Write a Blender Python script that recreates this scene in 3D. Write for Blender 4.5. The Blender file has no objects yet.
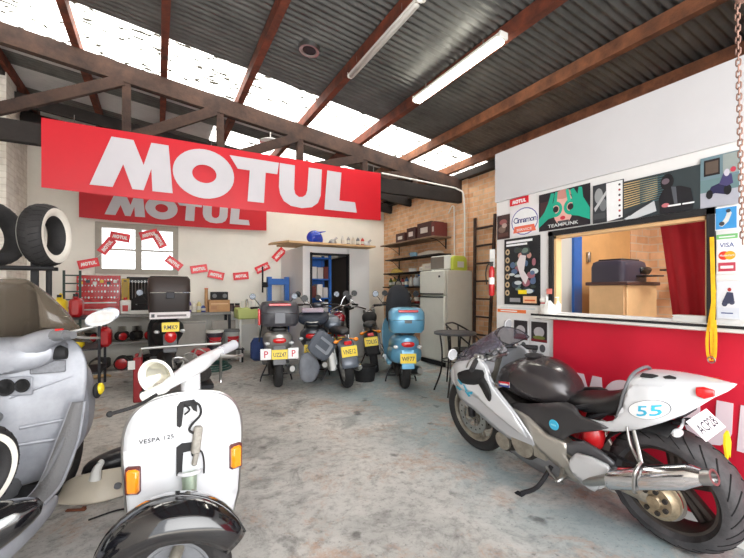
import bpy, bmesh, math, random
from mathutils import Vector, Matrix, Euler
random.seed(7)
S = bpy.context.scene
C = S.collection
PI = math.pi
# ---------------------------------------------------------------- camera, sky, sun, area lights, exposure
cd = bpy.data.cameras.new('camera'); cam = bpy.data.objects.new('camera', cd); C.objects.link(cam)
cam.location = (0, 0, 1.3); cam.rotation_euler = (PI/2, 0, -math.radians(28.7))
cd.sensor_width = 36; cd.lens = 392/744*36; cd.shift_y = 11/744; cd.clip_start = 0.03
S.camera = cam
W = bpy.data.worlds.new('sky'); S.world = W; W.use_nodes = True
bg = W.node_tree.nodes['Background']; bg.inputs[0].default_value = (0.93, 0.96, 1.0, 1); bg.inputs[1].default_value = 1.9
sun = bpy.data.lights.new('sun', 'SUN'); sun.energy = 22.0; sun.angle = math.radians(2); sun.color = (1, .96, .9)
so = bpy.data.objects.new('sun', sun); C.objects.link(so); so.rotation_euler = Euler((0, math.radians(33), 0))
def area(name, loc, rot, sx, sy, power, col=(1, 1, 1), spread=180):
    l = bpy.data.lights.new(name, 'AREA'); l.shape = 'RECTANGLE'; l.size = sx; l.size_y = sy; l.energy = power; l.color = col
    o = bpy.data.objects.new(name, l); C.objects.link(o); o.location = loc; o.rotation_euler = rot; l.spread = math.radians(spread); return o
# daylight that comes in through the open street door behind the camera
area('door_daylight', (.8, -1.6, 2.0), (math.radians(85), 0, math.radians(4)), 4.4, 3.0, 92, (1, .99, .97), 130)
# unseen fill light added to brighten the office interior, no fitting modelled
area('office_fill_light', (3.6, 1.3, 2.4), (0, 0, 0), .9, .5, 20, (1, .97, .9))
S.view_settings.view_transform = 'Standard'; S.view_settings.look = 'None'
S.view_settings.gamma = 1; S.view_settings.exposure = 0.5; S.view_settings.use_curve_mapping = False

# ---------------------------------------------------------------- materials
def lin(c):
    return tuple(((x/255)/12.92 if x/255 <= .04045 else ((x/255+.055)/1.055)**2.4) for x in c)
MATS = {}
def mat(name, col, rough=.5, metal=0., noise=0., scale=8., bump=0., bscale=60., coat=0., col2=None, emit=None, alpha=None, trans=0., spec=None):
    if name in MATS: return MATS[name]
    m = bpy.data.materials.new(name); m.use_nodes = True; nt = m.node_tree; N = nt.nodes; L = nt.links
    p = N['Principled BSDF']; c = lin(col)
    p.inputs['Base Color'].default_value = (*c, 1); p.inputs['Roughness'].default_value = rough; p.inputs['Metallic'].default_value = metal
    if coat: p.inputs['Coat Weight'].default_value = coat; p.inputs['Coat Roughness'].default_value = .08
    if trans: p.inputs['Transmission Weight'].default_value = trans
    if spec is not None: p.inputs['Specular IOR Level'].default_value = spec
    if emit: p.inputs['Emission Color'].default_value = (*c, 1); p.inputs['Emission Strength'].default_value = emit
    if alpha is not None: p.inputs['Alpha'].default_value = alpha
    if noise or bump:
        tc = N.new('ShaderNodeTexCoord')
    if noise or col2:
        if not noise: noise = .5; tc = N.new('ShaderNodeTexCoord')
        n = N.new('ShaderNodeTexNoise'); n.inputs['Scale'].default_value = scale; n.inputs['Detail'].default_value = 6; n.inputs['Roughness'].default_value = .65
        L.new(tc.outputs['Object'], n.inputs['Vector'])
        r = N.new('ShaderNodeValToRGB'); r.color_ramp.elements[0].position = .32; r.color_ramp.elements[1].position = .68
        if col2: a = lin(col2)
        else: a = tuple(max(0, x*(1-noise)) for x in c)
        b = c if col2 else tuple(min(1, x*(1+noise*.5)) for x in c)
        r.color_ramp.elements[0].color = (*a, 1); r.color_ramp.elements[1].color = (*b, 1)
        L.new(n.outputs['Fac'], r.inputs['Fac']); L.new(r.outputs['Color'], p.inputs['Base Color'])
    if bump:
        n2 = N.new('ShaderNodeTexNoise'); n2.inputs['Scale'].default_value = bscale; n2.inputs['Detail'].default_value = 5
        L.new(tc.outputs['Object'], n2.inputs['Vector'])
        b_ = N.new('ShaderNodeBump'); b_.inputs['Strength'].default_value = bump; b_.inputs['Distance'].default_value = .01
        L.new(n2.outputs['Fac'], b_.inputs['Height']); L.new(b_.outputs['Normal'], p.inputs['Normal'])
    MATS[name] = m; return m
def flat(col, rough=.45):
    return mat('print_%d_%d_%d' % tuple(col), col, rough, noise=.04, scale=30)
def brick_mat(name, c1, c2, mort, axis='X', scale=1., bw=.24, bh=.086):
    m = bpy.data.materials.new(name); m.use_nodes = True; nt = m.node_tree; N = nt.nodes; L = nt.links; p = N['Principled BSDF']
    tc = N.new('ShaderNodeTexCoord'); sp = N.new('ShaderNodeSeparateXYZ'); cb = N.new('ShaderNodeCombineXYZ')
    L.new(tc.outputs['Object'], sp.inputs[0]); L.new(sp.outputs['Y' if axis == 'X' else 'X'], cb.inputs[0]); L.new(sp.outputs['Z'], cb.inputs[1])
    b = N.new('ShaderNodeTexBrick'); b.inputs['Scale'].default_value = 1; b.inputs['Brick Width'].default_value = bw; b.inputs['Row Height'].default_value = bh
    b.inputs['Mortar Size'].default_value = .008; b.inputs['Mortar Smooth'].default_value = .3; b.inputs['Bias'].default_value = -.1
    b.inputs['Color1'].default_value = (*lin(c1), 1); b.inputs['Color2'].default_value = (*lin(c2), 1); b.inputs['Mortar'].default_value = (*lin(mort), 1)
    L.new(cb.outputs[0], b.inputs['Vector'])
    n = N.new('ShaderNodeTexNoise'); n.inputs['Scale'].default_value = 9; n.inputs['Detail'].default_value = 8; L.new(tc.outputs['Object'], n.inputs['Vector'])
    mx = N.new('ShaderNodeMix'); mx.data_type = 'RGBA'; mx.blend_type = 'MULTIPLY'; mx.inputs[0].default_value = .35
    r = N.new('ShaderNodeValToRGB'); r.color_ramp.elements[0].color = (.5, .45, .42, 1); r.color_ramp.elements[1].color = (1.0, 1, 1, 1); r.color_ramp.elements[0].position = .3; r.color_ramp.elements[1].position = .62
    L.new(n.outputs['Fac'], r.inputs[0]); L.new(b.outputs['Color'], mx.inputs[6]); L.new(r.outputs[0], mx.inputs[7]); L.new(mx.outputs[2], p.inputs['Base Color'])
    bu = N.new('ShaderNodeBump'); bu.inputs['Strength'].default_value = .6; bu.inputs['Distance'].default_value = .01; bu.invert = True
    L.new(b.outputs['Fac'], bu.inputs['Height']); L.new(bu.outputs[0], p.inputs['Normal']); p.inputs['Roughness'].default_value = .9
    MATS[name] = m; return m
brickX = brick_mat('tan_brick_side', (240, 198, 158), (222, 168, 126), (226, 202, 176))
brickY = brick_mat('tan_brick_end', (240, 198, 158), (222, 168, 126), (226, 202, 176), 'Y')
paintbrick = brick_mat('painted_brick', (242, 237, 228), (236, 230, 220), (226, 219, 208))
white_wall = mat('white_wall_paint', (246, 242, 232), .8, noise=.06, scale=1.3, bump=.15, bscale=30)
board_white = mat('white_board', (230, 230, 230), .55, noise=.03, scale=2)
board_grey = mat('grey_white_board', (206, 206, 210), .6, noise=.05, scale=1.2)
timber = mat('old_timber', (78, 56, 46), .85, col2=(42, 31, 28), scale=5, noise=.5, bump=.5, bscale=25)
timber_red = mat('red_brown_purlin', (134, 66, 44), .8, col2=(66, 38, 30), scale=6, noise=.5, bump=.4, bscale=30)
timber_dark = mat('dark_beam', (40, 34, 32), .8, noise=.3, bump=.3)
plywood = mat('plywood', (214, 164, 108), .6, noise=.15, scale=3)
pine = mat('pine_board', (222, 182, 134), .6, noise=.14, scale=4)
redcloth = mat('red_banner_vinyl', (208, 20, 38), .42, noise=.06, scale=2, bump=.1, bscale=5)
redbanner2 = mat('crimson_banner_vinyl', (206, 22, 52), .5, noise=.08, scale=2, bump=.15, bscale=6)
silverletter = mat('pale_letter_vinyl', (206, 203, 210), .4, noise=.05, scale=2)
black = mat('black_plastic', (24, 24, 26), .38, noise=.2)
matteblack = mat('matte_black', (30, 30, 32), .75, noise=.2, bump=.1)
rubber = mat('tyre_rubber', (38, 37, 38), .72, noise=.25, scale=20, bump=.25, bscale=120)
rubber_worn = mat('worn_tyre_rubber', (82, 80, 82), .62, col2=(52, 50, 52), scale=9, noise=.4, bump=.2, bscale=90)
whitewall = mat('whitewall_rubber', (226, 222, 212), .6, noise=.08)
steel = mat('brushed_steel', (176, 176, 174), .32, 1., noise=.12, scale=14)
chrome = mat('chrome', (222, 222, 224), .12, 1.)
cast = mat('cast_alloy', (168, 162, 150), .5, .7, noise=.3, scale=18, bump=.15)
engine_dark = mat('engine_grease', (58, 54, 52), .6, .5, noise=.5, scale=22, bump=.3)
darksteel = mat('dark_steel', (54, 54, 58), .5, .6, noise=.25)
silverpaint = mat('silver_paint', (206, 207, 210), .3, .25, coat=.6, noise=.03)
whitepaint = mat('gloss_white_paint', (214, 216, 220), .22, coat=.7)
whiteplastic = mat('white_plastic', (232, 232, 228), .4)
bluepaint = mat('light_blue_paint', (104, 170, 206), .3, .25, coat=.7, noise=.05)
greyscoot = mat('grey_scooter_plastic', (164, 167, 175), .42, .15, coat=.3, col2=(136, 139, 147), noise=.3, scale=5)
greymid = mat('mid_grey_plastic', (112, 114, 118), .5, noise=.2, scale=10)
greydark = mat('dark_grey_paint', (64, 68, 76), .35, .3, coat=.5, noise=.1)
vinylblack = mat('black_vinyl_seat', (26, 26, 28), .45, bump=.08, bscale=200)
redlens = mat('red_lens', (206, 22, 26), .15, coat=.6)
amber = mat('amber_lens', (246, 146, 24), .18, coat=.7, noise=.12, scale=40)
lampglass = mat('clear_lens', (226, 230, 232), .08, .3, coat=.8)
mirrorglass = mat('mirror_glass', (226, 232, 240), .04, 1.)
yellowp = mat('yellow_plate', (244, 214, 36), .45)
bluetool = mat('blue_enamel', (34, 104, 190), .4, coat=.3, noise=.1)
redtool = mat('red_enamel', (186, 24, 30), .35, coat=.4, noise=.12)
card = mat('cardboard', (196, 152, 108), .8, noise=.12)
glass_smoke = mat('smoked_screen', (92, 83, 72), .06, trans=0, alpha=.8, spec=.5)
glass_clear = mat('clear_screen', (110, 104, 120), .04, alpha=.38, spec=.5)

# ---------------------------------------------------------------- mesh helpers
def basis(ax, up=(0, 0, 1)):
    z = Vector(ax).normalized(); u = Vector(up)
    if abs(z.dot(u)) > .98: u = Vector((1, 0, 0))
    x = u.cross(z).normalized(); y = z.cross(x)
    return Matrix((x, y, z)).transposed()
def crom(pts, n=4, closed=False):
    pts = [Vector(p) for p in pts]; m = len(pts); out = []
    if m < 3 or n < 2: return pts
    rng = range(m if closed else m-1)
    for i in rng:
        g = (lambda k: pts[k % m]) if closed else (lambda k: pts[min(max(k, 0), m-1)])
        p0, p1, p2, p3 = g(i-1), g(i), g(i+1), g(i+2)
        for j in range(n):
            t = j/n
            out.append(.5*((2*p1)+(p2-p0)*t+(2*p0-5*p1+4*p2-p3)*t*t+(3*p1-p0-3*p2+p3)*t**3))
    if not closed: out.append(pts[-1])
    return out
class MB:
    def __init__(s, M=None): s.v = []; s.f = []; s.mi = []; s.m = 0; s.M = M or Matrix()
    def add(s, vs, fs, M=None):
        T = s.M @ M if M is not None else s.M; o = len(s.v)
        s.v += [tuple(T @ Vector(p)) for p in vs]
        s.f += [tuple(i+o for i in f) for f in fs]; s.mi += [s.m]*len(fs); return s
    def box(s, c, d, rot=None, b=0.):
        x, y, z = d[0]/2, d[1]/2, d[2]/2; M = Matrix.Translation(c)
        if rot is not None: M = M @ Euler(rot).to_matrix().to_4x4()
        b = min(b, x*.9, y*.9, z*.9)
        if b <= 0:
            vs = [(i*x, j*y, k*z) for i in (-1, 1) for j in (-1, 1) for k in (-1, 1)]
            return s.add(vs, [(0, 1, 3, 2), (4, 6, 7, 5), (0, 4, 5, 1), (2, 3, 7, 6), (0, 2, 6, 4), (1, 5, 7, 3)], M)
        # chamfered box
        vs = []; idx = {}
        for i in (-1, 1):
            for j in (-1, 1):
                for k in (-1, 1):
                    for a in range(3):
                        p = [i*(x-b), j*(y-b), k*(z-b)]; p[a] = (i*x, j*y, k*z)[a]; idx[(i, j, k, a)] = len(vs); vs.append(p)
        fs = []
        for a in range(3):
            o1, o2 = [q for q in range(3) if q != a]
            for sg in (-1, 1):
                q = []
                for (e, g) in ((-1, -1), (1, -1), (1, 1), (-1, 1)):
                    k3 = [0, 0, 0]; k3[a] = sg; k3[o1] = e; k3[o2] = g; q.append(idx[(*k3, a)])
                fs.append(tuple(q))
        for a in range(3):
            o1, o2 = [q for q in range(3) if q != a]
            for e in (-1, 1):
                for g in (-1, 1):
                    k1 = [0, 0, 0]; k1[a] = -1; k1[o1] = e; k1[o2] = g; k2 = list(k1); k2[a] = 1
                    fs.append((idx[(*k1, o1)], idx[(*k2, o1)], idx[(*k2, o2)], idx[(*k1, o2)]))
        for i in (-1, 1):
            for j in (-1, 1):
                for k in (-1, 1): fs.append((idx[(i, j, k, 0)], idx[(i, j, k, 1)], idx[(i, j, k, 2)]))
        return s.add(vs, fs, M)
    def lathe(s, prof, c=(0, 0, 0), ax=(0, 0, 1), n=24, closed=False, M=None, cap=True):
        vs = []; fs = []; B = Matrix.Translation(c) @ basis(ax).to_4x4(); m = len(prof)
        for i in range(n):
            a = 2*PI*i/n
            vs += [(r*math.cos(a), r*math.sin(a), h) for r, h in prof]
        for i in range(n):
            j = (i+1) % n
            for k in range(m if closed else m-1):
                l = (k+1) % m; fs.append((i*m+k, j*m+k, j*m+l, i*m+l))
        if not closed and cap:
            if prof[0][0] > 1e-5: fs.append(tuple(i*m for i in range(n))[::-1])
            if prof[-1][0] > 1e-5: fs.append(tuple(i*m+m-1 for i in range(n)))
        return s.add(vs, fs, (M @ B) if M is not None else B)
    def cyl(s, p0, p1, r0, r1=None, n=14):
        p0, p1 = Vector(p0), Vector(p1); r1 = r0 if r1 is None else r1; L = (p1-p0).length
        return s.lathe([(r0, 0), (r1, L)], p0, p1-p0, n)
    def tube(s, pts, r, n=8, sm=4, closed=False):
        pts = crom(pts, sm, closed) if sm > 1 else [Vector(p) for p in pts]; m = len(pts); vs = []; fs = []
        rr = r if callable(r) else (lambda t: r)
        up = Vector((0, 0, 1))
        for i, p in enumerate(pts):
            if closed: d = pts[(i+1) % m]-pts[i-1]
            else: d = pts[min(i+1, m-1)]-pts[max(i-1, 0)]
            d.normalize()
            if abs(d.dot(up)) > .97: up = Vector((d.y, d.z, d.x)) if abs(d.z) > .9 else Vector((0, 0, 1))
            x = up.cross(d).normalized(); y = d.cross(x); up = y
            for k in range(n):
                a = 2*PI*k/n; vs.append(p+(x*math.cos(a)+y*math.sin(a))*rr(i/(m-1)))
        for i in range(m if closed else m-1):
            j = (i+1) % m
            for k in range(n):
                l = (k+1) % n; fs.append((i*n+k, i*n+l, j*n+l, j*n+k))
        if not closed: fs.append(tuple(range(n))[::-1]); fs.append(tuple((m-1)*n+k for k in range(n)))
        return s.add(vs, fs)
    def loft(s, secs, n=20, ax='x', cap=True):
        """secs: (a, b, c, half width, height up, height down, power): a = position along ax, b/c = centre of the other two axes"""
        vs = []; fs = []
        for (a, b, c, hw, hu, hd, p) in secs:
            for k in range(n):
                t = 2*PI*k/n; co, si = math.cos(t), math.sin(t)
                q = hw*math.copysign(abs(co)**(2/p), co); r = (hu if si > 0 else hd)*math.copysign(abs(si)**(2/p), si)
                if ax == 'x': vs.append((a, b+q, c+r))
                elif ax == 'y': vs.append((b+q, a, c+r))
                else: vs.append((b+q, c+r, a))
        m = len(secs)
        for i in range(m-1):
            for k in range(n):
                l = (k+1) % n; fs.append((i*n+k, i*n+l, (i+1)*n+l, (i+1)*n+k))
        if cap: fs.append(tuple(range(n))[::-1]); fs.append(tuple((m-1)*n+k for k in range(n)))
        return s.add(vs, fs)
    def prism(s, pts, o, e1, e2, h):
        """polygon pts (a,b) in the plane o+a*e1+b*e2, raised by h along e1 x e2"""
        o, e1, e2 = Vector(o), Vector(e1), Vector(e2); nn = e1.cross(e2).normalized(); m = len(pts)
        vs = [o+e1*a+e2*b for a, b in pts]; vs += [p+nn*h for p in vs]
        fs = [tuple(range(m))[::-1], tuple(range(m, 2*m))]+[(i, (i+1) % m, m+(i+1) % m, m+i) for i in range(m)]
        return s.add(vs, fs)
    def ball(s, c, r, n=16, m=10):
        r = (r, r, r) if not isinstance(r, tuple) else r
        pr = [(math.sin(PI*i/m), -math.cos(PI*i/m)) for i in range(m+1)]; pr[0] = (0, -1); pr[-1] = (0, 1)
        return s.lathe(pr, n=n, M=Matrix.Translation(c) @ Matrix.Diagonal((r[0], r[1], r[2], 1)))
    def torus(s, c, ax, R, r, n=32, k=10, sq=1.):
        pr = [(R+r*math.cos(2*PI*i/k), r*sq*math.sin(2*PI*i/k)) for i in range(k)]
        return s.lathe(pr, c, ax, n, closed=True)
    def build(s, name, mats, parent=None, angle=40, sub=0, bev=0., solid=0.):
        me = bpy.data.meshes.new(name); me.from_pydata(s.v, [], s.f); bm = bmesh.new(); bm.from_mesh(me)
        bmesh.ops.remove_doubles(bm, verts=bm.verts, dist=1e-5)
        bmesh.ops.recalc_face_normals(bm, faces=bm.faces); bm.to_mesh(me); bm.free()
        if not isinstance(mats, (list, tuple)): mats = [mats]
        for m in mats: me.materials.append(m)
        if len(mats) > 1 and len(me.polygons) == len(s.mi): me.polygons.foreach_set('material_index', s.mi)
        elif len(mats) > 1:
            # faces were merged: rebuild without the merge
            me.clear_geometry(); me.from_pydata(s.v, [], s.f); me.polygons.foreach_set('material_index', s.mi)
        me.polygons.foreach_set('use_smooth', [True]*len(me.polygons)); me.update()
        try: me.set_sharp_from_angle(angle=math.radians(angle))
        except Exception: pass
        o = bpy.data.objects.new(name, me); C.objects.link(o); o.parent = parent
        if solid: md = o.modifiers.new('solid', 'SOLIDIFY'); md.thickness = solid; md.offset = 0
        if bev: md = o.modifiers.new('bevel', 'BEVEL'); md.width = bev; md.segments = 2; md.limit_method = 'ANGLE'; md.angle_limit = math.radians(40)
        if sub: md = o.modifiers.new('sub', 'SUBSURF'); md.levels = sub; md.render_levels = sub
        return o
def thing(name, label, cat, loc=(0, 0, 0), rot=(0, 0, 0), group=None):
    o = bpy.data.objects.new(name, None); C.objects.link(o); o.location = loc; o.rotation_euler = rot
    o.empty_display_size = .05
    return tag(o, label, cat, group)
def tag(o, label, cat, group=None, kind=None):
    if label: o['label'] = label
    if cat: o['category'] = cat
    if group: o['group'] = group
    if kind: o['kind'] = kind
    return o
def struct(name, mb, m, parent=None, **k):
    o = mb.build(name, m, parent, **k)
    if parent is None: o['kind'] = 'structure'
    return o
def part(name, mb, m, parent, label=None, **k):
    o = mb.build(name, m, parent, **k)
    if label: o['label'] = label
    return o
FONT = {}
def text_geo(txt, size=1., spacing=1.):
    """flat text as (verts, faces), left aligned on the baseline, in the XY plane"""
    key = (txt, spacing)
    if key not in FONT:
        cu = bpy.data.curves.new('t', 'FONT'); cu.body = txt; cu.size = 1; cu.offset = .012; cu.space_character = spacing; cu.resolution_u = 2
        ob = bpy.data.objects.new('t', cu); C.objects.link(ob)
        bpy.context.view_layer.update(); ev = ob.evaluated_get(bpy.context.evaluated_depsgraph_get()); me = ev.to_mesh()
        FONT[key] = ([tuple(v.co) for v in me.vertices], [tuple(p.vertices) for p in me.polygons])
        ev.to_mesh_clear(); bpy.data.objects.remove(ob); bpy.data.curves.remove(cu)
    vs, fs = FONT[key]
    return [(x*size, y*size, z) for x, y, z in vs], fs
GL = {  # heavy wide capitals, cap height 1
    'M': (1.42, [[(0, 0), (.36, 1), (.74, 1), (.92, .52), (1.06, 1), (1.38, 1), (1.46, 0), (1.08, 0), (1.06, .46), (.92, 0), (.72, 0), (.56, .48), (.38, 0)]]),
    'T': (.98, [[(-.12, 1), (1.02, 1), (.98, .72), (.7, .72), (.66, 0), (.28, 0), (.33, .72), (.06, .72)]]),
    'U': (1.16, [[(.04, 1), (.42, 1), (.4, .42), (.43, .3), (.52, .24), (.62, .25), (.7, .31), (.74, .42), (.78, 1), (1.13, 1), (1.1, .34), (1.02, .14), (.86, .02), (.6, -.03), (.32, 0), (.14, .1), (.05, .26), (.02, .42)]]),
    'L': (.92, [[(.1, 1), (.5, 1), (.44, .27), (.9, .27), (.95, 0), (.02, 0)]])}
def motul(mb, o, e1, e2, h, width, height):
    """the oil maker's word in heavy capitals, laid on plane o + a*e1 + b*e2"""
    tot = 1.42+1.24+.98+1.16+.92+.1; kx = width/tot; o, e1, e2 = Vector(o), Vector(e1), Vector(e2); x = 0
    for ch in 'MOTUL':
        if ch == 'O':
            n = 36; nn = e1.cross(e2).normalized(); vs = []; fs = []
            for i in range(n):
                a = 2*PI*i/n
                for (rx, ry, z) in ((.63, .54, 0), (.63, .54, h), (.25, .2, h), (.25, .2, 0)):
                    vs.append(o+e1*((x+.65+rx*math.cos(a))*kx)+e2*((.5+ry*math.sin(a))*height)+nn*z)
            for i in range(n):
                j = (i+1) % n
                for k in range(4): l = (k+1) % 4; fs.append((i*4+k, j*4+k, j*4+l, i*4+l))
            mb.add(vs, fs); x += 1.3
        else:
            w, ps = GL[ch]
            for p in ps: mb.prism([((x+a)*kx, b*height) for a, b in p], o, e1, e2, h)
            x += w+.02
def flatart(name, o, e1, e2, w, h, ops, parent=None, base=(230, 230, 230), th=.004, rough=.4, bend=None):
    """a printed flat thing: backing board plus thin printed layers. ops in 0..1 of w,h"""
    o, e1, e2 = Vector(o), Vector(e1), Vector(e2); n = e1.cross(e2).normalized(); mb = MB(); ms = [flat(base, rough)]; ix = {tuple(base): 0}
    mb.prism([(0, 0), (w, 0), (w, h), (0, h)], o, e1, e2, th); z = th
    for op in ops:
        k, a, col = op[0], op[1:-1], tuple(op[-1])
        if col not in ix: ix[col] = len(ms); ms.append(flat(col, rough))
        mb.m = ix[col]; oo = o+n*z; z += .00025
        if k == 'r': x0, y0, x1, y1 = a; mb.prism([(x0*w, y0*h), (x1*w, y0*h), (x1*w, y1*h), (x0*w, y1*h)], oo, e1, e2, .0006)
        elif k == 'e':
            cx, cy, rx, ry = a; mb.prism([((cx+rx*math.cos(2*PI*i/20))*w, (cy+ry*math.sin(2*PI*i/20))*h) for i in range(20)], oo, e1, e2, .0006)
        elif k == 'ring':
            cx, cy, rx, ry, q = a; N_ = 24; vs = []
            for i in range(N_):
                c_, s_ = math.cos(2*PI*i/N_), math.sin(2*PI*i/N_)
                vs += [oo+n*.0006+e1*((cx+rx*c_)*w)+e2*((cy+ry*s_)*h), oo+n*.0006+e1*((cx+rx*q*c_)*w)+e2*((cy+ry*q*s_)*h)]
            mb.add(vs, [(2*i, 2*((i+1) % N_), 2*((i+1) % N_)+1, 2*i+1) for i in range(N_)])
        elif k == 'p': mb.prism([(x*w, y*h) for x, y in a[0]], oo, e1, e2, .0006)
        elif k == 't':
            s_, x, y, sz, sp = a; vs, fs = text_geo(s_, sz*h, sp); mb.add([oo+n*.0007+e1*(q[0]+x*w)+e2*(q[1]+y*h) for q in vs], fs)
        elif k == 'ts':   # text fitted to a width
            s_, x, y, sz, wd = a; vs, fs = text_geo(s_, sz*h); mxx = max(q[0] for q in vs); f = wd*w/mxx
            mb.add([oo+n*.0007+e1*(q[0]*f+x*w)+e2*(q[1]+y*h) for q in vs], fs)
        elif k == 'M': x, y, ww, hh = a; motul(mb, oo+e1*(x*w)+e2*(y*h), e1, e2, .0006, ww*w, hh*h)
    return mb.build(name, ms, parent, angle=30)
def panel(name, outline, yfun, m, parent, th=.008, sm=3, mirror=False, cuts=2, label=None, sub=0):
    """a curved body panel: outline (x,z), bulged sideways by yfun(x,z)"""
    pts = crom([(a, 0, b) for a, b in outline], sm, True) if sm > 1 else [Vector((a, 0, b)) for a, b in outline]
    res = []
    for sg in ((1, -1) if mirror else (1,)):
        bm = bmesh.new(); vs = [bm.verts.new(p) for p in pts]; bm.faces.new(vs)
        bmesh.ops.triangulate(bm, faces=bm.faces)
        for _ in range(cuts):
            bmesh.ops.subdivide_edges(bm, edges=[e for e in bm.edges if not e.is_boundary and e.calc_length() > .03], cuts=1, use_grid_fill=True)
            bmesh.ops.triangulate(bm, faces=[f for f in bm.faces if len(f.verts) > 3])
            bmesh.ops.beautify_fill(bm, faces=bm.faces, edges=[e for e in bm.edges if not e.is_boundary])
        for v in bm.verts: v.co.y = sg*yfun(v.co.x, v.co.z)
        bmesh.ops.recalc_face_normals(bm, faces=bm.faces)
        me = bpy.data.meshes.new(name); bm.to_mesh(me); bm.free(); me.materials.append(m)
        me.polygons.foreach_set('use_smooth', [True]*len(me.polygons)); me.set_sharp_from_angle(angle=math.radians(50))
        o = bpy.data.objects.new(name, me); C.objects.link(o); o.parent = parent
        md = o.modifiers.new('solid', 'SOLIDIFY'); md.thickness = th; md.offset = 0
        if label: o['label'] = label
        res.append(o)
    return res
F0, UC, VH, CAMH = 392., 372., 290., 1.3; _a = math.radians(28.7)
def at(u, v, X=None, Y=None, Z=None):
    """the place in the room seen at photo position u,v on the wall X=, Y= or height Z="""
    q = (u-UC)/F0; d = (math.sin(_a)+q*math.cos(_a), math.cos(_a)-q*math.sin(_a), (VH-v)/F0)
    t = X/d[0] if X is not None else Y/d[1] if Y is not None else (Z-CAMH)/d[2]
    return Vector((d[0]*t, d[1]*t, CAMH+d[2]*t))

# ================================================================ THE SETTING
XL, XR, YB, YF = -1.85, 4.85, 8.25, -1.0
def roof(x): return 4.06-.1275*x
# concrete floor
m = bpy.data.materials.new('workshop_concrete'); m.use_nodes = True; nt = m.node_tree; N = nt.nodes; L = nt.links; p = N['Principled BSDF']
tc = N.new('ShaderNodeTexCoord')
def nz(scale, det=8, rough=.6, dist=0.):
    n = N.new('ShaderNodeTexNoise'); n.inputs['Scale'].default_value = scale; n.inputs['Detail'].default_value = det; n.inputs['Roughness'].default_value = rough; n.inputs['Distortion'].default_value = dist
    L.new(tc.outputs['Object'], n.inputs['Vector']); return n
def ramp(src, stops):
    r = N.new('ShaderNodeValToRGB'); e = r.color_ramp.elements
    while len(e) < len(stops): e.new(.5)
    for i, (po, c) in enumerate(stops): e[i].position = po; e[i].color = (*c, 1) if isinstance(c, tuple) else (c, c, c, 1)
    L.new(src, r.inputs[0]); return r
def mixc(a, b, f, mode='MIX'):
    x = N.new('ShaderNodeMix'); x.data_type = 'RGBA'; x.blend_type = mode
    if isinstance(f, float): x.inputs[0].default_value = f
    else: L.new(f, x.inputs[0])
    L.new(a, x.inputs[6]); L.new(b, x.inputs[7]); return x.outputs[2]
base = ramp(nz(.9, 10, .68, .4).outputs['Fac'], [(.28, lin((152, 152, 149))), (.5, lin((190, 188, 184))), (.7, lin((216, 213, 208)))])
fine = ramp(nz(14, 10, .75).outputs['Fac'], [(.32, .3), (.52, 1.)])
c1 = mixc(base.outputs[0], fine.outputs[0], .7, 'MULTIPLY')
blot = ramp(nz(2.3, 9, .7, 1.2).outputs['Fac'], [(.36, .3), (.46, 1.)])
c2 = mixc(c1, blot.outputs[0], .55, 'MULTIPLY')
paint = ramp(nz(1.7, 12, .78, .6).outputs['Fac'], [(.42, 0.), (.52, .8)])
sepx = N.new('ShaderNodeSeparateXYZ'); L.new(tc.outputs['Object'], sepx.inputs[0])
mr = N.new('ShaderNodeMapRange'); mr.inputs[1].default_value = 1.5; mr.inputs[2].default_value = 2.2; L.new(sepx.outputs['X'], mr.inputs[0])
mm = N.new('ShaderNodeMath'); mm.operation = 'MULTIPLY'; L.new(paint.outputs[0], mm.inputs[0]); L.new(mr.outputs[0], mm.inputs[1])
bl = N.new('ShaderNodeRGB'); bl.outputs[0].default_value = (*lin((148, 168, 174)), 1)
c3 = mixc(c2, bl.outputs[0], mm.outputs[0])
vo = N.new('ShaderNodeTexVoronoi'); vo.feature = 'DISTANCE_TO_EDGE'; vo.inputs['Scale'].default_value = .8
wv = N.new('ShaderNodeVectorMath'); wv.operation = 'ADD'; nn_ = nz(3, 4); sc_ = N.new('ShaderNodeVectorMath'); sc_.operation = 'SCALE'; sc_.inputs['Scale'].default_value = .5
L.new(nn_.outputs['Color'], sc_.inputs[0]); L.new(tc.outputs['Object'], wv.inputs[0]); L.new(sc_.outputs[0], wv.inputs[1]); L.new(wv.outputs[0], vo.inputs['Vector'])
crk = ramp(vo.outputs['Distance'], [(.0, .7), (.004, 1.)]); c3b = mixc(c3, crk.outputs[0], .18, 'MULTIPLY')
rs = ramp(nz(1.9, 11, .8, .5).outputs['Fac'], [(.53, 0.), (.62, .65)]); rb = N.new('ShaderNodeRGB'); rb.outputs[0].default_value = (*lin((176, 142, 118)), 1)
c3c = mixc(c3b, rb.outputs[0], rs.outputs[0])
spk = ramp(nz(38, 6, .8).outputs['Fac'], [(.34, .15), (.44, 1.)]); c4 = mixc(c3c, spk.outputs[0], .6, 'MULTIPLY')
oil = ramp(nz(4.5, 4, .5).outputs['Fac'], [(.29, .15), (.36, 1.)]); c5 = mixc(c4, oil.outputs[0], .7, 'MULTIPLY')
L.new(c5, p.inputs['Base Color']); rr_ = ramp(nz(2, 5).outputs['Fac'], [(.3, .5), (.7, .8)]); L.new(rr_.outputs[0], p.inputs['Roughness'])
bu = N.new('ShaderNodeBump'); bu.inputs['Strength'].default_value = .25; bu.inputs['Distance'].default_value = .01; L.new(nz(25, 8).outputs['Fac'], bu.inputs['Height']); L.new(bu.outputs[0], p.inputs['Normal'])
concrete = m
struct('floor', MB().box((1.5, 3.6, -.05), (7, 9.4, .1)), concrete)
struct('trim_1', MB().box((1.5, -4.1, -.06), (16, 6, .1)), mat('street_concrete', (176, 172, 166), .9, noise=.2, scale=2))['label'] = 'pale driveway outside the open door'
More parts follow.
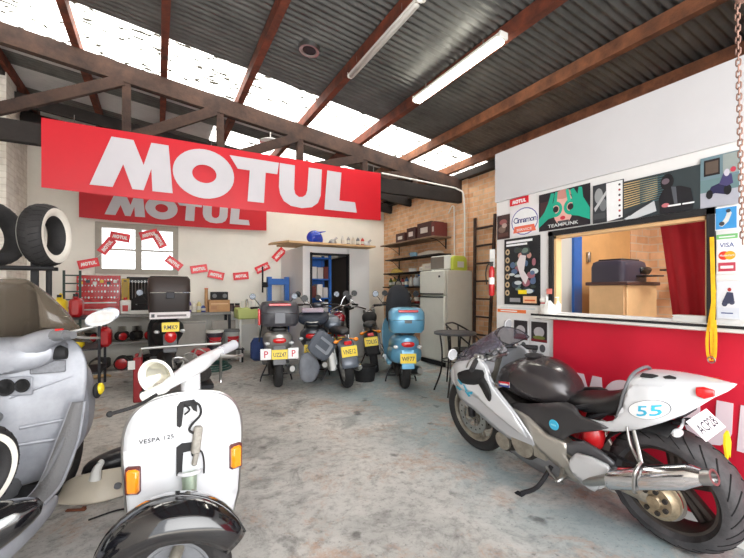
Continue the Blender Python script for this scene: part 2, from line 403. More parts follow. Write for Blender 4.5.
# walls
struct('wall_right', MB().box((XR+.11, 3.6, 1.72), (.22, 9.5, 3.44)).box((XR-.01, 5.42, 1.66), (.06, .3, 3.3)), brickX)
struct('wall_back', MB().box((-.1-1.6, YB+.1, 2.2), (1.5, .2, 4.4)).box((2.64, YB+.1, 2.1), (4.62, .2, 4.2))
       .box((-.31, YB+.1, .8), (1.3, .2, 1.6)).box((-.31, YB+.1, 3.3), (1.3, .2, 1.64)), white_wall)
struct('wall_left', MB().box((XL-.1, 3.6, 2.2), (.2, 9.5, 4.4)).box((XL+.06, 6.95, 2.15), (.14, .42, 4.3)).box((XL+.06, 3.0, 2.15), (.14, .42, 4.3)), paintbrick)
# front wall: piers and lintel around the open street door (behind the camera)
struct('wall_front', MB().box((1.5, YF+.1, 3.9), (6.7, .2, .9)).box((4.0, YF+.1, 1.8), (1.7, .2, 3.6)), paintbrick)
# back window
fr = mat('grey_window_frame', (176, 170, 158), .6, noise=.1)
w = MB(); x0, x1, z0, z1 = -.94, .34, 1.6, 2.48; yb = YB+.04
for (a, b) in ((x0+.04, .09), (x1-.04, .09), ((x0+x1)/2, .1)): w.box((a, yb, (z0+z1)/2), (b, .12, z1-z0))
for z in (z0+.03, z1-.04): w.box(((x0+x1)/2, yb-.002, z), (x1-x0, .12, .09))
w.box(((x0+x1)/2, yb, 2.02), (x1-x0, .05, .03))
wf = struct('window_1', w, fr)
gl = bpy.data.materials.new('window_glass'); gl.use_nodes = True; g = gl.node_tree; g.nodes.remove(g.nodes['Principled BSDF'])
tr = g.nodes.new('ShaderNodeBsdfTransparent'); gs = g.nodes.new('ShaderNodeBsdfGlossy'); gs.inputs['Roughness'].default_value = .05; mx = g.nodes.new('ShaderNodeMixShader'); mx.inputs[0].default_value = .06
g.links.new(tr.outputs[0], mx.inputs[1]); g.links.new(gs.outputs[0], mx.inputs[2]); g.links.new(mx.outputs[0], g.nodes['Material Output'].inputs[0])
MB().box(((x0+x1)/2, yb+.02, (z0+z1)/2), (x1-x0-.05, .006, z1-z0-.05)).build('pane', gl, wf)
# corrugated roof, one skylight sheet before and one behind the truss
def corr(y0, y1, xs=(XL-.15, XR+.15), lift=0.):
    vs = []; fs = []; n = int((y1-y0)/.0127)
    for i in range(n+1):
        y = y0+(y1-y0)*i/n; d = .014*math.cos(2*PI*y/.0762)
        for x in xs: vs.append((x, y, roof(x)+d+lift))
    for i in range(n): fs.append((2*i, 2*i+1, 2*i+3, 2*i+2))
    mb = MB(); mb.add(vs, fs); return mb
iron = mat('galvanised_roof_iron', (112, 113, 112), .42, .55, noise=.35, scale=3)
pale = mat('pale_roof_sheet', (196, 196, 196), .6, noise=.15, scale=2)  # opaque light grey, painted in place of light on the sheets beyond the truss
for (a, b) in ((-1.3, 4.82), (5.76, 6.2), (6.42, 6.8), (7.46, 8.6)):
    struct('ceiling', corr(a, b), iron, angle=80)
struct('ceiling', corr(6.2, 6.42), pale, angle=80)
sk = bpy.data.materials.new('skylight_sheet'); sk.use_nodes = True; nt = sk.node_tree; N = nt.nodes; L = nt.links; N.remove(N['Principled BSDF'])
tc = N.new('ShaderNodeTexCoord'); mp = N.new('ShaderNodeMapping'); mp.inputs['Scale'].default_value = (5, 26, 1); L.new(tc.outputs['Object'], mp.inputs[0])
n1 = N.new('ShaderNodeTexNoise'); n1.inputs['Scale'].default_value = 1.6; n1.inputs['Detail'].default_value = 5; L.new(mp.outputs[0], n1.inputs[0])
r = N.new('ShaderNodeValToRGB'); r.color_ramp.elements[0].position = .4; r.color_ramp.elements[0].color = (.02, .018, .014, 1); r.color_ramp.elements[1].position = .45; r.color_ramp.elements[1].color = (.93, .92, .88, 1)
L.new(n1.outputs['Fac'], r.inputs[0]); tl = N.new('ShaderNodeBsdfTranslucent'); L.new(r.outputs[0], tl.inputs[0]); df = N.new('ShaderNodeBsdfDiffuse'); L.new(r.outputs[0], df.inputs[0])
mx = N.new('ShaderNodeMixShader'); mx.inputs[0].default_value = .25; L.new(tl.outputs[0], mx.inputs[1]); L.new(df.outputs[0], mx.inputs[2]); L.new(mx.outputs[0], N['Material Output'].inputs[0])
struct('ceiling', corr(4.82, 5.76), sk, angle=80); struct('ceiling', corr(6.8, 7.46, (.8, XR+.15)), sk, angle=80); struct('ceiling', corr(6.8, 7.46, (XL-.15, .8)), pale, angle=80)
# purlins running front to back under the sheets
for i, x in enumerate((-1.72, -.8, .07, .97, 1.87, 2.77, 3.67, 4.5)):
    sag = timber_red if i < 6 else mat('brown_purlin', (150, 96, 66), .8, col2=(88, 56, 42), scale=6, noise=.5, bump=.4)
    struct('trim_%d' % (i+2), MB().box((x, 3.6, roof(x)-.085), (.075, 9.6, .13), (0, 0, 0)), sag)
# timber truss across the room
t = bpy.data.objects.new('trim_truss', None); C.objects.link(t); t['kind'] = 'structure'; t.location = (0, 5.46, 0)
def beam(mb, p, q, w, d):
    p, q = Vector(p), Vector(q); v = q-p; mid = (p+q)/2; ang = math.atan2(v.z, v.x)
    mb.box(mid, (v.length, w, d), (0, -ang, 0)); return mb
def ct(x): return roof(x)-.15-.11
struct('top_chord', beam(MB(), (XL, 0, ct(XL)), (XR, 0, ct(XR)), .09, .21), timber, t)
struct('bottom_chord', MB().box((1.5, 0, 2.98), (6.7, .1, .22)), timber_dark, t)
for x in (-.32, .72, 1.8, 2.85, 3.8):
    struct('post', MB().box((x, .002, (3.0+ct(x))/2), (.09, .075, ct(x)-3.0)), timber, t)
for (a, b) in ((-1.6, -.36), (-.28, .66), (.95, 1.76), (2.0, 2.8), (3.0, 3.75)):
    struct('brace', beam(MB(), (a, -.02, 3.1), (b, -.02, ct(b)-.09), .06, .12), timber, t)
# rafters beyond the truss and the top plate on the side walls
struct('trim_10', MB().box((XR-.06, 3.6, 3.33), (.12, 9.4, .12)), timber_dark)
struct('trim_11', MB().box((XL+.06, 3.6, 4.14), (.12, 9.4, .12)), timber_dark)
struct('trim_12', beam(MB(), (XL, 7.1, 3.96), (XR, 7.1, 3.2), .08, .16), timber_dark)
struct('trim_13', beam(MB(), (XL, 7.9, 3.96), (XR, 7.9, 3.2), .08, .2), timber_dark)

# ---------------------------------------------------------------- office partition (right)
XP = 2.6; OY0, OY1 = .3, 2.48
wy0, wy1, wz0, wz1 = .965, 1.933, 1.135, 1.712
q = MB().box((XP+.03, (wy1+OY1)/2, 1.03), (.06, OY1-wy1, 2.06)).box((XP+.03, (wy0-.9)/2, 1.03), (.06, wy0+.9, 2.06))
q.box((XP+.03, (wy0+wy1)/2, wz0/2), (.06, wy1-wy0, wz0)).box((XP+.03, (wy0+wy1)/2, (wz1+2.06)/2), (.06, wy1-wy0, 2.06-wz1))
struct('wall_office', q, board_white)
struct('wall_office_top', MB().box((XP+.03, (OY1-.9)/2, 2.27), (.1, OY1+.9, .42)), board_grey)
struct('wall_office_end', MB().box(((XP+.1+XR)/2, OY1-.04, 1.24), (XR-XP-.1, .08, 2.46)), board_white)
struct('ceiling_office', MB().box(((XP+XR)/2+.05, (OY1-.9)/2, 2.44), (XR-XP-.1, OY1+.9-.1, .04)), board_grey)
struct('trim_14', MB().box((XP-.01, (OY1-.9)/2, .045), (.03, OY1+.9, .09)), whiteplastic)
# the office's inner end: grey panel, blue door jamb, ply door, brick pier
struct('trim_15', MB().box((3.2, OY1-.09, 1.22), (.58, .02, 2.4)), mat('grey_lining', (196, 194, 188), .7))
struct('trim_16', MB().box((3.55, OY1-.1, 1.22), (.12, .05, 2.4)), bluetool)
d = struct('door_1', MB().box((4.03, OY1-.1, 1.22), (.84, .04, 2.4)), plywood)
MB().box((3.7, OY1-.135, 1.62), (.04, .03, .1), b=.005).cyl((3.75, OY1-.12, 1.3), (3.75, OY1-.17, 1.3), .02).build('door_latch', steel, d)
struct('wall_pier', MB().box((4.66, OY1-.1, 1.22), (.4, .05, 2.4)), brickY)
# window lining and black outer frame
w = MB(); 
for y in (wy0, wy1): w.box((XP-.008, y, (wz0+wz1)/2), (.02, .035, wz1-wz0+.05))
w.box((XP-.008, (wy0+wy1)/2, wz1+.01), (.02, wy1-wy0+.04, .035))
w2 = struct('window_2', w, matteblack)
l = MB()
for y in (wy0+.02, wy1-.025): l.box((XP+.03, y, (wz0+wz1)/2), (.06, .02, wz1-wz0))
l.box((XP+.03, (wy0+wy1)/2, wz1-.02), (.06, wy1-wy0, .02)); l.build('window_lining', pine, w2)
# ceiling fittings on the structure: conduit
struct('trim_17', MB().tube([(3.1, 5.34, 3.14), (4.3, 5.34, 3.1), (4.62, 5.3, 3.06), (4.7, 5.24, 2.9), (4.7, 5.22, 2.0), (4.7, 5.22, .1)], .014, sm=5), whiteplastic)
struct('trim_18', MB().tube([(4.82, 5.8, 2.75), (4.78, 5.62, 2.85), (4.79, 5.6, 2.5), (4.79, 5.6, .1)], .011, sm=4), whiteplastic)

# ================================================================ BANNERS, LIGHTS, ROOF ITEMS
def banner(name, label, x0, x1, y, z0, z1, sag, text, wires, group=None):
    t = thing(name, label, 'banner', (x0, y, z1))
    w, h = x1-x0, z1-z0; vs = []; fs = []; nx, nz_ = 30, 6
    for k in range(2):
        for i in range(nx+1):
            for j in range(nz_+1):
                a, b = i/nx, j/nz_; s = -sag*4*a*(1-a)*(1-.5*b)
                vs.append((a*w, .006*math.sin(a*17)+(.004 if k else 0), -h+b*h+s*(1-b)))
    o = (nx+1)*(nz_+1)
    for i in range(nx):
        for j in range(nz_):
            q = [i*(nz_+1)+j, (i+1)*(nz_+1)+j, (i+1)*(nz_+1)+j+1, i*(nz_+1)+j+1]; fs += [tuple(q), tuple(v+o for v in q[::-1])]
    mb = MB(); mb.add(vs, fs); mb.build('cloth', redcloth, t)
    tx0, tx1, tz0, tz1 = text; mb = MB(); motul(mb, (tx0-x0, -.0105, tz0-z1), (1, 0, 0), (0, 0, 1), .003, tx1-tx0, tz1-tz0); part('lettering', mb, silverletter, t, 'pale grey MOTUL lettering')
    mb = MB()
    for x in wires: mb.cyl((x-x0, .01, -.01), (x-x0, .012, .09), .003, n=6)
    mb.build('hanging_wire', steel, t)
    return t
banner('hanging_banner', 'large red banner reading MOTUL hung from the roof truss', -1.08, 3.07, 5.33, 2.39, 3.13, .03, (-.66, 2.62, 2.47, 3.04), (-.8, .6, 1.9, 2.95))
banner('wall_banner', 'smaller red MOTUL banner high on the back wall above the window', -1.16, 1.98, 8.17, 2.53, 3.12, .03, (-.8, 1.62, 2.61, 2.99), (-1.0, .4, 1.8))
# string of little red flags: (u, v, tilt in degrees)
flags = [(88.5, 263.5, 14, 'outside the window, nearest the left wall'), (107, 246, 55, 'steeply tilted on the left edge of the window'), (120, 237, -8, 'lying almost flat across the left window pane'),
         (149, 234.5, 18, 'rising to the right on the top of the right window pane'), (159, 240, -62, 'hanging steeply in the right window pane'), (174, 263, -38, 'sloping down just right of the window frame'),
         (199, 269, 10, 'on the wall above the bottles on the bench'), (216, 275, -12, 'on the wall above the black radio'), (241, 276, 6, 'lowest in the row, above the green sink'),
         (262.5, 268, 26, 'rising beside the blue press'), (279, 254.5, 48, 'highest and last, beside the shelf over the booth')]
for i, (u, v, a, wh) in enumerate(flags):
    c = at(u, v, Y=YB-.035 if u < 270 else YB-.3); a = math.radians(a); e1 = Vector((math.cos(a), 0, math.sin(a))); e2 = Vector((-math.sin(a), 0, math.cos(a)))
    w, h = .3, .15; o = c-e1*w/2-e2*h/2
    f = flatart('pennant', o, e1, e2, w, h, [('r', .06, .12, .94, .88, (240, 60, 66)), ('M', .12, .3, .76, .4, (250, 240, 238))], base=(222, 24, 40), th=.003)
    tag(f, 'little red MOTUL flag '+wh, 'flag', 'string of little red flags on the back wall')
pts = [at(u, v, Y=YB-.02 if u < 270 else YB-.3) for u, v in ((80, 268), (101, 254), (112, 237), (127, 236), (143, 238), (155, 230), (165, 254), (184, 268), (207, 270), (224, 277), (250, 274), (272, 262), (285, 247))]
tag(MB().tube(pts, .003, n=5).build('flag_string', whiteplastic), 'thin white cord that carries the little red flags', 'cord')
# fluorescent battens
def batten(x, y0, y1, lit, label):
    z = roof(x)-(.17 if lit else .15); t = thing('fluorescent_light', label, 'ceiling light', (x, (y0+y1)/2, z)); l = y1-y0
    MB().box((0, 0, 0), (.085 if lit else .05, l, .05), b=.012).box((0, -l/2, -.01), (.1 if lit else .06, .03, .07), b=.01).box((0, l/2, -.01), (.1 if lit else .06, .03, .07), b=.01).build('housing', whiteplastic, t)
    g = mat('lit_tube', (255, 250, 232), .4, emit=18) if lit else mat('unlit_tube', (190, 188, 184), .3)
    MB().box((0, 0, -.04), (.1 if lit else .06, l-.04, .045), b=.02).build('tube_cover', g, t)
    for yy in (-l/3, l/3): MB().cyl((-.02, yy, .02), (-.02, yy, .08), .008).build('bracket', steel, t)
batten(2.67, 2.47, 3.8, True, 'lit white fluorescent light fixed along a roof purlin')
batten(1.86, 2.6, 3.9, False, 'unlit grey fluorescent batten beside a roof purlin')
t = thing('roof_vent', 'round grey vent cap let into the corrugated roof', 'vent', (1.41, 3.95, roof(1.41)-.03), (0, .127, 0))
MB().lathe([(.0, -.02), (.075, -.02), (.085, -.03), (.105, -.03), (.11, .02)], n=28).build('collar', steel, t); MB().lathe([(0, -.026), (.07, -.024), (.07, .02)], n=24).build('cap', darksteel, t)
t = thing('dome_lamp', 'pale round dome lamp hanging behind the roof truss', 'ceiling light', (1.5, 5.95, 3.55))
MB().lathe([(.0, .05), (.06, .05), (.16, .0), (.165, -.01), (.15, -.015), (.0, -.02)], n=28).build('shade', lampglass, t); MB().cyl((0, 0, .05), (0, 0, .22), .012).build('stem', steel, t)
t = thing('spot_disc', 'small white button fitting on the roof sheet', 'ceiling light', (*at(423, 14, Z=3.66)[:2], roof(at(423, 14, Z=3.66)[0])-.02))
MB().lathe([(0, -.02), (.025, -.015), (.03, .01)], n=16).build('body', whiteplastic, t)
# rusty chain
t = thing('rusty_chain', 'rusty pink-brown steel chain hanging beside the office window', 'chain', (2.08, .672, 1.5))
rust = mat('rusty_chain_steel', (150, 118, 106), .7, .3, noise=.35, scale=60)
n = 54
top = roof(2.08)-.02; step = .0235
k = int((top-1.5)/step)
mb = MB(); 
for i in range(k):
    z = i*step; rot = (i % 2)*PI/2+.3
    ex = .0+.00*i; pts = []
    for j in range(12):
        a = 2*PI*j/12; xx = .0072*math.cos(a); zz = (.008*math.sin(a))+(.007 if math.sin(a) > 0 else -.007)
        pts.append((-.03*max(0, (z-1.3))+xx*math.cos(rot), .02*math.sin(z)+xx*math.sin(rot), z+zz))
    mb.tube(pts, .003, n=6, sm=1, closed=True)
o = mb.build('links', rust, t); o['kind'] = 'stuff'
MB().box((0, 0, 1.0), (.05, .04, .06), b=.008).build('shackle', rust, t)

# ================================================================ OFFICE WINDOW WALL ITEMS  (right = -Y)
E1, E2 = (0, -1, 0), (0, 0, 1)
def wallart(name, label, cat, y0, y1, z0, z1, ops, base=(20, 20, 24), x=XP-.006, group=None, **k):
    o = flatart(name, (x, y0, z0), E1, E2, y0-y1, z1-z0, ops, base=base, **k); return tag(o, label, cat, group)
G, Dk, Wt = (22, 168, 140), (24, 26, 32), (236, 238, 240)
sk1, sk2 = (226, 176, 166), (196, 120, 120)
ops = [('r', .03, .35, .2, .78, (70, 44, 48)), ('e', .5, .52, .2, .44, sk1), ('e', .5, .88, .17, .12, (200, 140, 130)), ('p', [(0, .1), (.2, .3), (.33, .33), (.36, .5), (.28, .62), (.33, .95), (.26, .97), (.2, .72), (.12, .5), (.0, .32)], G),
       ('p', [(1, .12), (.8, .25), (.66, .3), (.62, .5), (.7, .62), (.64, .95), (.71, .97), (.78, .8), (.8, .97), (.86, .95), (.88, .7), (1, .4)], G),
       ('ring', .36, .52, .13, .2, .55, G), ('ring', .65, .52, .13, .2, .55, G), ('e', .36, .52, .055, .08, (40, 26, 34)), ('e', .65, .52, .055, .08, (40, 26, 34)),
       ('e', .5, .27, .05, .05, (206, 40, 60)), ('p', [(.3, .62), (.35, .97), (.4, .97), (.38, .66)], G), ('p', [(.6, .64), (.56, .97), (.61, .98), (.66, .68)], (40, 190, 160)), ('r', .4, .1, .62, .2, (60, 60, 66)), ('ts', 'TEAMPUNK', .2, .06, .12, .6, (226, 232, 232))]
wallart('poster', 'poster of a face with green-gloved hands ringing its eyes', 'poster', 2.04, 1.632, 1.75, 2.032, ops, base=(30, 26, 34), group='posters above the office window')
ops = [('e', .2, .7, .14, .2, (150, 154, 156)), ('e', .35, .45, .12, .16, (116, 120, 124)), ('r', .05, .1, .42, .25, (70, 74, 78)), ('p', [(.05, .4), (.45, .8), (.45, .7), (.08, .3)], (188, 190, 192)), ('p', [(.45, .98), (.97, .98), (.97, .06), (.48, .0)], Wt), ('r', .02, .02, .46, .1, (44, 48, 54))]
for i in range(7): ops.append(('e', .88, .1+.13*i, .035, .028, ((170, 60, 60) if i % 2 else (60, 50, 60))))
wallart('poster', 'grey poster of motorcycle engines half covered by a white list', 'poster', 1.612, 1.412, 1.748, 2.005, ops, base=(50, 54, 60), group='posters above the office window')
ops = []
for i in range(11): ops += [('p', [(.0, .3+.062*i), (.48, .42+.05*i), (.48, .435+.05*i), (.0, .325+.062*i)], (202, 178, 128) if i < 12 else Wt)]
for i in range(11): ops += [('r', .24, .36+.055*i, .62, .378+.055*i, (74, 112, 120))]
ops += [('p', [(0, .02), (.44, .36), (.47, .1), (.2, .0), (.05, .0)], (198, 202, 206)), ('p', [(.0, .12), (.4, .4), (.44, .4), (.1, .08)], (44, 50, 56)), ('p', [(.52, .0), (.5, .4), (.56, .58), (.66, .62), (.78, .6), (.9, .5), (.93, .2), (.92, .0)], (26, 27, 34)), ('e', .61, .75, .085, .19, (22, 22, 28)), ('e', .59, .77, .05, .07, (110, 96, 106)), ('p', [(.66, .62), (.72, .6), (.74, .2), (.7, .2)], (86, 90, 98)), ('e', .59, .2, .05, .05, (190, 110, 116)), ('r', .62, .15, .78, .19, Wt), ('r', .8, .15, .94, .185, Wt)]
wallart('poster', 'wide poster of a rider in a black helmet beside window blinds', 'poster', 1.41, 1.013, 1.742, 1.985, ops, base=(52, 62, 66), group='posters above the office window')
ops = [('r', 0, 0, 1, .3, (170, 172, 184)), ('r', 0, .3, 1, .55, (104, 132, 136)), ('r', .1, .62, .52, .94, (34, 26, 30)), ('r', .14, .66, .48, .9, (92, 80, 72)), ('r', .6, .6, 1, .98, (150, 160, 158)), ('p', [(.15, .22), (.3, .4), (.6, .46), (.8, .3), (.7, .2), (.4, .26)], (40, 40, 78)), ('e', .25, .25, .09, .09, Dk), ('e', .72, .29, .1, .1, Dk), ('p', [(.5, .42), (.62, .62), (.82, .58), (.86, .4), (.7, .36)], (70, 66, 110)), ('e', .7, .62, .07, .07, (200, 196, 210)), ('e', .86, .66, .07, .05, (190, 60, 80))]
wallart('poster', 'poster of a racing motorcycle leaning on a track, furthest right', 'poster', 1.012, .85, 1.742, 2.012, ops, base=(110, 136, 146), group='posters above the office window')
# left of the window
wallart('sticker', 'small red sticker reading MOTUL above the round logo sign', 'sticker', 2.325, 2.14, 1.995, 2.055, [('M', .12, .25, .76, .5, Wt), ('r', 0, -.0, 1, .04, Wt)], base=(214, 24, 42))
ops = [('e', .52, .5, .47, .5, (108, 104, 170)), ('e', .52, .5, .44, .46, Wt), ('p', [(.12, .1), (.92, .1), (.86, .34), (.16, .34)], (232, 112, 84)), ('t', 'Cinnamon', .12, .46, .3, .8, (44, 48, 120)), ('ts', 'SERVICE', .24, .16, .12, .54, Wt)]
wallart('logo_sign', 'white sign with a blue oval, script lettering and an orange band', 'sign', 2.322, 2.045, 1.745, 1.965, ops, base=(232, 230, 234))
ops = [('e', .5, .7, .3, .12, (150, 90, 90)), ('e', .4, .4, .3, .14, (120, 100, 90)), ('r', .1, .1, .9, .25, (90, 60, 54)), ('e', .6, .55, .2, .1, (180, 160, 150))]
wallart('picture', 'small dark brown picture at the far end of the white wall', 'poster', 2.465, 2.33, 1.735, 1.94, ops, base=(58, 40, 38))
ops = [('r', .06, .93, .8, .965, Wt), ('r', .06, .885, .66, .915, Wt)]
for i in range(6): ops += [('e', .1, .8-.125*i, .065, .045, (200, 176, 140)), ('e', .1, .8-.125*i, .03, .02, (60, 50, 46))]
R_ = random.Random(3)
for i in range(34):
    x, y = R_.uniform(.24, .86), R_.uniform(.18, .84); ops.append(('e', x, y, R_.uniform(.04, .12), R_.uniform(.02, .06), R_.choice([(92, 116, 118), (150, 96, 108), (196, 204, 206), (110, 130, 120), (52, 62, 74), (86, 108, 140), (190, 140, 130), (60, 70, 64)])))
ops += [('p', [(.4, .62), (.5, .74), (.66, .72), (.6, .5), (.72, .4), (.64, .3), (.5, .42)], (214, 206, 208)), ('r', .44, .16, .68, .22, (236, 214, 30)), ('r', .58, .03, .94, .13, (236, 190, 150)), ('r', .62, .06, .9, .08, (206, 90, 40)), ('r', .2, .04, .5, .1, (150, 150, 154))]
wallart('parts_poster', 'tall dark poster crowded with motocross parts and a rider', 'poster', 2.385, 2.03, 1.18, 1.727, ops, base=(30, 34, 38))
wallart('notice_strip', 'orange and white notice strip under the tall dark poster', 'notice', 2.47, 2.03, 1.105, 1.165, [('r', .02, .1, .7, .55, (236, 120, 60)), ('r', .1, .62, .9, .9, (214, 220, 222)), ('r', .1, .25, .5, .4, Wt)], base=(238, 236, 232))
for (a, b, lab, cc) in ((2.29, 2.14, 'left of the two small racing pictures below the office counter', (120, 50, 54)), (2.12, 1.96, 'right of the two small racing pictures below the office counter', (110, 120, 60))):
    wallart('picture', lab, 'poster', a, b, .76, 1.065, [('r', .05, .45, .95, .96, (44, 40, 44)), ('e', .5, .7, .3, .13, (180, 176, 180)), ('e', .5, .56, .35, .05, cc), ('r', .05, .46, .95, .52, (120, 30, 40)), ('e', .25, .25, .16, .1, (120, 122, 126)), ('e', .7, .3, .16, .1, (80, 82, 86)), ('e', .6, .12, .2, .05, (140, 140, 144))], base=(226, 228, 230), group='small racing pictures below the counter')
# right of the window
wallart('picture', 'small blue picture of a stunt rider beside the office window', 'poster', .95, .855, 1.612, 1.735, [('r', .05, .05, .95, .95, (64, 150, 214)), ('p', [(.2, .2), (.45, .5), (.6, .85), (.75, .7), (.6, .35), (.35, .15)], (214, 216, 212)), ('e', .6, .8, .1, .08, (60, 70, 80)), ('e', .32, .28, .12, .09, (60, 60, 66))], base=Wt)
ops = [('r', .0, .88, 1, 1, (120, 190, 120)), ('r', .12, .92, .88, .95, Wt), ('r', .06, .62, .94, .86, (244, 246, 250)), ('ts', 'VISA', .16, .67, .16, .68, (32, 62, 140)), ('e', .36, .46, .26, .11, (222, 60, 44)), ('e', .64, .46, .26, .11, (240, 170, 40)), ('ts', 'MasterCard', .16, .44, .07, .68, Wt), ('r', .1, .06, .9, .28, (190, 70, 90)), ('r', .2, .13, .8, .2, Wt)]
wallart('card_sign', 'accepted payment cards sign reading VISA and MasterCard', 'sign', .942, .855, 1.385, 1.59, ops, base=(240, 240, 242))
wallart('picture', 'small pale picture of a motorcycle below the payment card sign', 'poster', .942, .845, 1.15, 1.345, [('r', .04, .04, .96, .3, (214, 220, 232)), ('e', .35, .4, .12, .07, (70, 76, 100)), ('e', .65, .45, .12, .07, (70, 76, 100)), ('p', [(.25, .45), (.45, .72), (.7, .7), (.75, .5), (.5, .4)], (60, 66, 92)), ('e', .55, .78, .08, .05, (180, 60, 60)), ('r', .2, .14, .7, .17, (60, 80, 140))], base=(222, 226, 234))
# counter shelf
t = thing('counter_shelf', 'long white counter shelf with black edge under the office window', 'counter', (XP, .6, 1.105))
MB().box((-.01, -.04, 0), (.24, 2.9, .034), b=.006).build('board', whiteplastic, t); MB().box((-.135, -.04, .012), (.012, 2.9, .014)).build('edge_strip', matteblack, t)
# banner below the counter, letters hidden partly by the motorcycle
t = thing('counter_banner', 'crimson banner reading MOTUL hung below the office counter', 'banner', (XP-.02, 1.9, .08))
vs = []; fs = []; nx, nz_ = 60, 8
for k in range(2):
    for i in range(nx+1):
        for j in range(nz_+1):
            y = -2.7*i/nx; z = 1.0*j/nz_; vs.append((-.012-.006*math.sin(i*.62)*(1-.5*j/nz_)+(.003 if k else 0), y, z))
o_ = (nx+1)*(nz_+1)
for i in range(nx):
    for j in range(nz_):
        q = [i*(nz_+1)+j, (i+1)*(nz_+1)+j, (i+1)*(nz_+1)+j+1, i*(nz_+1)+j+1]; fs += [tuple(q), tuple(v+o_ for v in q[::-1])]
mb = MB(); mb.add(vs, fs); mb.build('cloth', redbanner2, t)
mb = MB(); motul(mb, (-.019, -.1, .41), (0, -1, 0), (0, 0, 1), .003, 1.12, .235); part('lettering', mb, mat('pink_white_letter', (232, 214, 222), .5), t, 'pale MOTUL lettering')
# yellow strap
strapm = mat('yellow_webbing', (246, 190, 30), .7, noise=.15, scale=40)
t = thing('yellow_strap', 'yellow webbing strap looped over the counter edge below the window', 'strap', (XP-.15, .905, 1.1))
mb = MB()
def ribbon(mb, pts, w, ax):
    pts = crom(pts, 5); A = Vector(ax)*w/2; vs = []; 
    for p_ in pts: vs += [p_-A, p_+A]
    n0 = len(pts); vs2 = [v+Vector((.002, 0, 0)) for v in vs]; fs = []
    for i in range(n0-1): fs += [(2*i, 2*i+1, 2*i+3, 2*i+2), tuple(x+2*n0 for x in (2*i, 2*i+2, 2*i+3, 2*i+1)), (2*i, 2*i+2, 2*i+2+2*n0, 2*i+2*n0), (2*i+1, 2*i+1+2*n0, 2*i+3+2*n0, 2*i+3)]
    mb.add(vs+vs2, fs)
ribbon(mb, [(.12, .05, .48), (.09, .035, .3), (.03, .01, .14), (-.006, 0, .04), (-.012, .0, -.04), (-.014, -.004, -.13)], .018, (0, 1, 0))
ribbon(mb, [(.1, .03, .2), (.02, .02, .06), (-.012, .02, -.04), (-.014, .016, -.13), (-.018, .0, -.155), (-.018, -.014, -.13), (-.016, -.016, -.03), (-.004, -.008, .05)], .012, (0, 1, 0))
mb.build('webbing', strapm, t); MB().torus((-.02, 0, -.15), (1, 0, 0), .015, .003, n=18, k=6).build('ring', steel, t)
# little things on the counter and behind the pane
t = thing('lucky_cat_figurine', 'small white cat figurine with a pink top on the counter end', 'figurine', (2.58, 1.99, 1.123))
MB().loft([(0, 0, 0, .03, .028, .028, 2), (.03, 0, 0, .036, .034, .034, 2), (.065, 0, 0, .026, .024, .024, 2), (.08, 0, 0, .02, .02, .02, 2)], ax='z').build('body', whiteplastic, t)
mb = MB().ball((0, 0, .1), (.026, .03, .026)); mb.cyl((0, .016, .118), (0, .022, .14), .009, .001, 8).cyl((0, -.016, .118), (0, -.022, .14), .009, .001, 8).build('head', whiteplastic, t)
MB().tube([(-.01, -.03, .05), (-.02, -.042, .08), (-.018, -.042, .125)], .009).build('paw', whiteplastic, t); MB().torus((0, 0, .078), (0, 0, 1), .022, .005, 18, 6).build('collar', redlens, t)
t = thing('hand_sanitiser_bottle', 'small white pump bottle on the left of the counter', 'bottle', (2.62, 1.9, 1.123))
MB().lathe([(0, 0), (.022, 0), (.024, .01), (.024, .07), (.01, .085), (.01, .095)], n=16).build('body', whiteplastic, t); MB().cyl((0, 0, .095), (0, 0, .12), .004).box((-.01, 0, .122), (.035, .01, .008)).build('pump', whiteplastic, t)
t = thing('crumpled_paper_bag', 'crumpled white paper bag on the left end of the counter', 'bag', (2.56, 1.93, 1.123))
mb = MB(); n_ = 14; vs = []; R_ = random.Random(5)
for k, (z, r) in enumerate(((0, .05), (.03, .055), (.055, .042), (.08, .03), (.095, .012))):
    for i in range(n_): a = 2*PI*i/n_; q = r*R_.uniform(.75, 1.2); vs.append((q*math.cos(a)*.8, q*math.sin(a), z+R_.uniform(-.006, .006)*(k > 0)))
fs = [(k*n_+i, k*n_+(i+1) % n_, (k+1)*n_+(i+1) % n_, (k+1)*n_+i) for k in range(4) for i in range(n_)]+[tuple(range(n_))[::-1], tuple(4*n_+i for i in range(n_))]
mb.add(vs, fs); mb.build('bag_body', whiteplastic, t)
t = thing('paper_stack', 'stack of white papers on the counter beside the yellow strap', 'papers', (2.64, 1.06, 1.123))
mb = MB()
for i in range(5): mb.box((R_.uniform(-.005, .005), R_.uniform(-.01, .01), .004+.007*i), (.1, .17, .006), (0, 0, R_.uniform(-.1, .1)))
mb.build('sheets', whiteplastic, t)
t = thing('price_tag_card', 'small pink card standing on the left of the window ledge', 'card', (2.6, 1.935, 1.29))
MB().box((-.03, 0, .0), (.004, .045, .04)).build('card', flat((226, 130, 120)), t)
